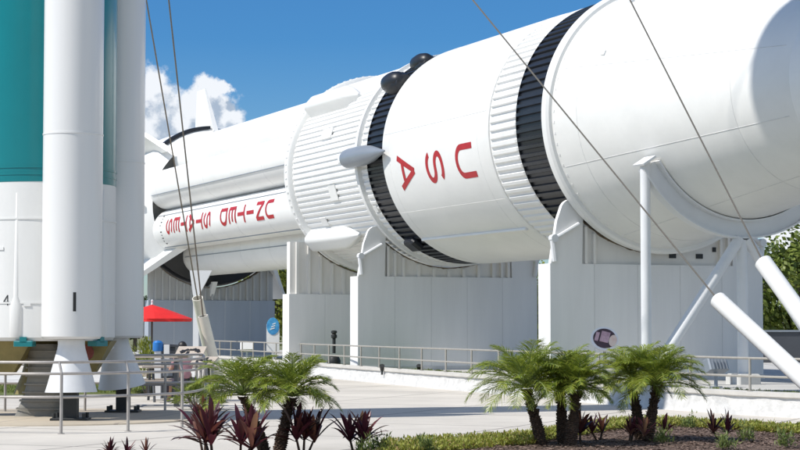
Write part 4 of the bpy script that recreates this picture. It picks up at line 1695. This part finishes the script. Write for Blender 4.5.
def person(label, p, rz, shirt, trousers, hairm):
    t = thing('person', label, 'person', p, rz)
    hip = .42

    def skin(name, nodes, edges, m, parent, root=0, lvl=2):
        me = bpy.data.meshes.new(name)
        me.from_pydata([q[:3] for q in nodes], edges, [])
        o = bpy.data.objects.new(name, me)
        col.objects.link(o)
        o.parent = parent
        sk = o.modifiers.new('skin', 'SKIN')
        sk.use_smooth_shade = True
        for i, q in enumerate(nodes):
            me.skin_vertices[0].data[i].radius = (q[3], q[4] if len(q) > 4 else q[3])
            me.skin_vertices[0].data[i].use_root = (i == root)
        sb = o.modifiers.new('sub', 'SUBSURF')
        sb.levels = lvl
        sb.render_levels = lvl
        me.materials.append(m)
        return o
    # seated, facing +Y, leaning on the table
    N = [(0, 0, hip + .03, .14, .11), (0, .03, hip + .22, .13, .10), (0, .08, hip + .42, .16, .11), (0, .11, hip + .53, .07, .06), (0, .13, hip + .60, .055, .055),
         (0, .15, hip + .68, .085, .09), (0, .155, hip + .79, .08, .09)]
    E = [(0, 1), (1, 2), (2, 3), (3, 4), (4, 5), (5, 6)]
    for sx in (-1, 1):
        i = len(N)
        N += [(sx * .18, .09, hip + .47, .058), (sx * .24, .20, hip + .26, .044), (sx * .12, .42, hip + .30, .034), (sx * .09, .50, hip + .31, .03)]
        E += [(2, i), (i, i + 1), (i + 1, i + 2), (i + 2, i + 3)]
        i = len(N)
        N += [(sx * .10, .02, hip, .09), (sx * .13, .42, hip + .02, .068), (sx * .13, .46, .08, .042), (sx * .13, .58, .04, .038)]
        E += [(0, i), (i, i + 1), (i + 1, i + 2), (i + 2, i + 3)]
    body = skin('body', N, E, M_['skin'], t)
    # hands: short finger chains
    for sx in (-1, 1):
        for f in range(4):
            L = (.06, .07, .065, .05)[f]
            x0 = sx * .09 + (f - 1.5) * .018
            skin('finger', [(x0, .51, hip + .31, .010), (x0, .51 + L * .6, hip + .315, .009), (x0, .51 + L, hip + .30, .007)], [(0, 1), (1, 2)], M_['skin'], body, lvl=1)
        skin('thumb', [(sx * .055, .49, hip + .31, .011), (sx * .03, .52, hip + .315, .010), (sx * .022, .55, hip + .31, .008)], [(0, 1), (1, 2)], M_['skin'], body, lvl=1)
    S = [(0, 0, hip + .04, .155, .125), (0, .03, hip + .22, .145, .115), (0, .08, hip + .42, .175, .125), (0, .105, hip + .50, .085, .075)]
    SE = [(0, 1), (1, 2), (2, 3)]
    for sx in (-1, 1):
        i = len(S)
        S += [(sx * .185, .09, hip + .47, .07), (sx * .225, .165, hip + .33, .058)]
        SE += [(2, i), (i, i + 1)]
    skin('shirt', S, SE, shirt, t)
    Tn = [(0, 0, hip, .155, .12)]
    TE = []
    for sx in (-1, 1):
        i = len(Tn)
        Tn += [(sx * .10, .03, hip, .10), (sx * .13, .43, hip + .025, .078), (sx * .13, .465, .14, .055)]
        TE += [(0, i), (i, i + 1), (i + 1, i + 2)]
    skin('trousers', Tn, TE, trousers, t)
    b = MB()                                                   # hair cap
    c = Vector((0, .135, hip + .765))
    V = []
    for i in range(9):
        ph = math.pi * .62 * i / 8
        for j in range(20):
            a = 2 * math.pi * j / 20
            k = 1.0 if math.sin(a) < .3 else .86
            V.append(c + Vector((.098 * math.sin(ph) * math.cos(a), .112 * math.sin(ph) * math.sin(a) * k - .01, .115 * math.cos(ph) * (1 if ph < 1.57 else 1.6))))
    b.add(V, [(i * 20 + j, i * 20 + (j + 1) % 20, (i + 1) * 20 + (j + 1) % 20, (i + 1) * 20 + j) for i in range(8) for j in range(20)], True)
    b.build('hair', hairm, t)
    b = MB()
    for sx in (-1, 1):
        b.box((sx * .032, .243, hip + .74), (.02, .012, .008))
    b.tube([(0, .245, hip + .725), (0, .262, hip + .70)], [.008, .014], 6)
    b.box((0, .246, hip + .665), (.045, .012, .008))
    b.build('face_features', M_['rust_red'], body)
    return t


pp = pix(184, 350, 40.6)
person('person with black hair and rose shirt sitting at the picnic table behind the railing', (pp.x + .05, 40.35, 0), .6, M_['shirt'], M_['trousers'], M_['hair'])

# dark cabinet and blue bin left of the person
kp = pix(169, 340, 43)
t = thing('cabinet', 'dark grey upright cabinet with a slanted top beside the seated person', 'cabinet', (kp.x, 43, 0))
b = MB()
b.box((0, 0, .58), (.34, .4, 1.16), ch=.01)
b.build('housing', M_['box_dark'], t)
b = MB()
b.box((-.02, 0, 1.19), (.5, .46, .05), mtx=Matrix.Rotation(R(4), 4, 'Y'))
b.build('lid', M_['box_dark'], t)
b = MB()
b.box((0, -.21, .75), (.22, .012, .5))
b.build('door', M_['grey_motor'], t)
kp = pix(158, 340, 42.6)
t = thing('phone_pedestal', 'bright blue rounded hood on a white pedestal left of the dark cabinet', 'pedestal', (kp.x, 42.6, 0))
b = MB()
b.lathe([(0, 1.30), (.08, 1.29), (.115, 1.25), (.12, 1.10), (.11, 1.06), (0, 1.05)], 20)
b.build('hood', M_['blue'], t)
b = MB()
b.box((0, 0, .53), (.14, .14, 1.06))
b.box((.2, -.03, 1.05), (.12, .08, .32))
b.build('pillar', M_['sign_white'], t)


def info_panel(label, px, py, Y, w, h, rz, tilt, seed):
    rr = random.Random(seed)
    p = pix(px, py, Y)
    t = thing('information_panel', label, 'sign', (p.x, Y, 0), rz, 'slanted information panels on the railing')
    T = Matrix.Rotation(R(tilt), 4, 'X')
    b = MB()
    b.box((0, 0, p.z), (w, h, .03), mtx=T)
    b.build('board', M_['sign_tan'], t)
    b = MB()
    for i in range(9):                                         # dark picture of branching shapes
        x = -w * .3 + w * .6 * i / 8
        z0 = rr.uniform(-.3, .2) * h
        q = T @ Vector((x, z0, .02))
        b.box(Vector((0, 0, p.z)) + q, (w * .10, h * rr.uniform(.12, .34), .008), mtx=T @ Matrix.Rotation(rr.uniform(-.9, .9), 4, 'Z'))
    q = T @ Vector((0, 0, .0175))
    b.box(Vector((0, 0, p.z)) + q, (w * .66, h * .10, .006), mtx=T)
    b.build('picture', M_['ink'], t)
    for sx in (-1, 1):
        b = MB()
        b.tube([(sx * w * .35, .02, 0), (sx * w * .35, .02, p.z - .03)], .03, 8)
        b.build('post', M_['rail'], t)


info_panel('tan slanted information panel with dark picture, upper one right of the person', 191, 351, 38.4, .58, .34, -.15, 28, 1)
info_panel('grey-tan slanted information panel below the other, at the railing corner', 204, 361, 37.6, .50, .34, -.35, 25, 2)

# bench-like picnic tables near the pedestal (dark, low)
t = thing('bench', 'long pale bench with dark legs behind the railing, right of the second nozzle', 'bench', (pix(152, 360, 38.6).x, 38.6, 0), .02)
b = MB()
b.box((0, 0, 1.0), (1.5, .5, .05), ch=.01)
b.build('table_top', M_['sign_tan'], t)
for sy in (-1, 1):
    b = MB()
    b.box((0, sy * .55, .45), (1.5, .25, .04))
    b.build('seat', M_['box_dark'], t)
for sx in (-1, 1):
    b = MB()
    b.box((sx * .5, 0, .49), (.07, .42, .97))
    b.box((sx * .5, 0, .40), (.06, 1.2, .05))
    b.build('leg', M_['box_dark'], t)
bush('feathery green bush just right of the rear booster', pix(144, 360, 41)[:2] + (0,) if False else (pix(146, 360, 44).x, 44, 0), .55, 1.25, 51, 'tree_leaf_y', 900)
bush('low green bush behind the panels at the railing corner', (pix(196, 380, 37).x, 37, 0), .5, .5, 52, 'tree_leaf', 700)

# pale low building and dark hut far behind the left rocket
t = thing('pavilion', 'small pale pavilion with pitched white roof far behind the upright rocket', 'pavilion', (-15.2, 78, 0))
b = MB()
b.box((0, 0, .7), (4.6, 3, 1.4))
b.build('walls', M_['sign_white'], t)
b = MB()
b.prism([(-2.6, 1.4), (2.6, 1.4), (0, 2.6)], 3.4, Matrix.Translation((0, 1.7, 0)) @ Matrix.Rotation(R(90), 4, 'X'))
b.build('roof', M_['rocket_white'], t)
for x in (-1.5, 0, 1.5):
    b = MB()
    b.box((x, -1.52, .75), (.8, .06, .7))
    b.build('window', M_['box_dark'], t)

# blue round emblem on a white panel
p = pix(273, 338, 70)
t = thing('round_sign', 'white panel with a round blue emblem, in the gap beside the corrugated support wall', 'sign', (p.x, 70, .25))
b = MB()
b.box((0, 0, .95), (.48, .06, 1.0))
b.build('panel', M_['sign_white'], t)
b = MB()
T = Matrix.Translation((0, -.035, 1.02)) @ Matrix.Rotation(R(90), 4, 'X')
b.lathe([(0, .012), (.23, .012), (.235, 0)], 32, Matrix.Diagonal((1, 1, 1.35, 1)) @ T)
b.build('emblem', M_['sign_blue'], t)
b = MB()
for k in range(3):
    b.box((-.02 + .03 * k, -.052, 1.29 + .09 * k), (.18 - .03 * k, .008, .035), mtx=Matrix.Rotation(R(-18), 4, 'Y'))
b.build_each('emblem_stripe', M_['sign_white'], t)
b = MB()
b.box((0, .02, .24), (.1, .05, .5))
b.build('post', M_['steel_white'], t)

# tilted round picture sign behind the palms
p = pix(604.5, 339, 37)
t = thing('round_sign', 'tilted oval picture sign with white rim standing behind the palms', 'sign', (p.x, 37, .25), R(-8))
Ts = Matrix.Translation((0, 0, p.z - .25)) @ Matrix.Rotation(R(14), 4, 'Y') @ Matrix.Rotation(R(58), 4, 'X')
E_ = Matrix.Diagonal((.27, .265, 1, 1))


def disc(mb, T, r0, n=40, z0=0, z1=.02):
    V = [T @ Vector((r0 * math.cos(2 * math.pi * j / n), r0 * math.sin(2 * math.pi * j / n), z1)) for j in range(n)]
    W = [T @ Vector((r0 * math.cos(2 * math.pi * j / n), r0 * math.sin(2 * math.pi * j / n), z0)) for j in range(n)]
    mb.add(V + W, [tuple(range(n)), tuple(reversed(range(n, 2 * n)))] + [(j, n + j, n + (j + 1) % n, (j + 1) % n) for j in range(n)])


b = MB()
disc(b, Ts @ E_, 1, z0=-.03)
b.build('rim', M_['sign_white'], t)
b = MB()
disc(b, Ts @ E_, .83, z0=.015, z1=.026)
face = b.build('picture', M_['sign_dark'], t)
b = MB()
b.box(Ts @ Vector((.0, .03, .031)), (.17, .24, .006), mtx=Ts.to_3x3().to_4x4())
b.box(Ts @ Vector((-.15, .0, .031)), (.07, .2, .006), mtx=Ts.to_3x3().to_4x4())
b.build_each('pink_block', M_['sign_pink'], face)
b = MB()
disc(b, Ts @ Matrix.Translation((.165, -.01, 0)) @ Matrix.Diagonal((.075, .13, 1, 1)), 1, z0=.03, z1=.036)
b.build('cream_oval', M_['sign_cream'], face)
b = MB()
b.tube([(0, .04, 0), (0, .04, p.z - .27)], .03, 10)
b.build('post', M_['rail'], t)


def floodlight(label, x, y, z, rz, s=1.0, m='grey_motor'):
    t = thing('floodlight', label, 'floodlight', (x, y, z), rz, 'floodlights on the lawn')
    b = MB()
    b.tube([(0, 0, 0), (0, 0, .32 * s)], .035 * s, 8)
    b.tube([(0, 0, 0), (0, 0, .03)], .12 * s, 12)
    b.build('stem', M_[m], t)
    b = MB()
    T = Matrix.Translation((0, 0, .42 * s)) @ Matrix.Rotation(R(-35), 4, 'X')
    b.box((0, 0, .42 * s), (.42 * s, .22 * s, .26 * s), mtx=Matrix.Rotation(R(-25), 4, 'X'), ch=.03)
    hd = b.build('lamp_head', M_[m], t)
    b = MB()
    for i in range(5 if s == 1.2 else 0):
        b.box((-.14 * s + .07 * s * i, -.13 * s, .44 * s), (.012, .05, .2 * s), mtx=Matrix.Rotation(R(-25), 4, 'X'))
    if b.v:
        b.build('cooling_fins', M_[m], hd)


p = gnd(722, 388, .25)
floodlight('grey floodlight on the lawn right of the palms, below the nearest wall', p.x - .1, p.y + .2, .25, .4, 1.2)
p = pix(300, 360, 71)
floodlight('grey floodlight just left of the black ornamental fixture', p.x, 71, .25, -.2, 1.15)
p = gnd(247, 362, .25)
floodlight('small white floodlight on the grass in front of the farthest wall', pix(247, 350, 77).x, 77, .25, .1, 1.3, 'sign_white')

p = pix(334, 350, 63)
t = thing('bollard_light', 'black ornamental fixture with round foot and flared top behind the long railing', 'lamp', (p.x, 63, .25))
b = MB()
b.lathe([(0, .42), (.08, .41), (.17, .36), (.22, .25), (.22, .1), (.19, 0)], 24)
b.build('foot', M_['black_steel'], t)
b = MB()
b.tube([(0, 0, .48), (0, 0, 1.0)], .055, 12)
b.build('stem', M_['black_steel'], t)
b = MB()
b.lathe([(.04, .96), (.10, 1.0), (.10, 1.08), (.06, 1.12), (.10, 1.16), (.10, 1.22), (.04, 1.24), (0, 1.24)], 16)
b.build('head', M_['black_steel'], t)
for px, lab in ((382, 'tiny dark ground spotlight, left one in front of the middle wall'), (419, 'tiny dark ground spotlight, right one in front of the middle wall')):
    p = pix(px, 368, 54)
    t = thing('ground_spotlight', lab, 'spotlight', (p.x, 54, .25), 0, 'ground spotlights by the middle wall')
    b = MB()
    b.tube([(0, 0, 0), (0, .03, .16)], .03, 8)
    b.build('stem', M_['black_steel'], t)
    b = MB()
    b.tube([(0, .05, .13), (0, -.05, .26)], [.05, .075], 12)
    b.build('lamp_head', M_['black_steel'], t)

# low grey wall behind, right
t = thing('low_wall', 'low dark grey screen wall at the right edge, below the trees', 'wall', (18.5, 72, .25), -.06)
b = MB()
b.box((0, 0, .58), (11, .3, 1.16))
b.build('screen', M_['box_dark'], t)
b = MB()
b.box((0, 0, 1.2), (11.1, .42, .07))
b.build('coping', M_['grey_motor'], t)

# white steel post with a tapered head below the tail of the rocket
p = pix(196, 340, 74)
t = thing('steel_post', 'white steel post with a tapered head under the tail, just left of the cream tubes', 'post', (p.x, 74, .25))
b = MB()
b.box((0, 0, 1.3), (.22, .22, 2.6))
b.build('column', M_['steel_white'], t)
b = MB()
b.prism([(-.12, 2.6), (.12, 2.6), (.62, 3.55), (-.25, 3.55)], .2, Matrix.Translation((0, .1, 0)) @ Matrix.Rotation(R(90), 4, 'X'))
b.build('bracket_head', M_['steel_white'], t)
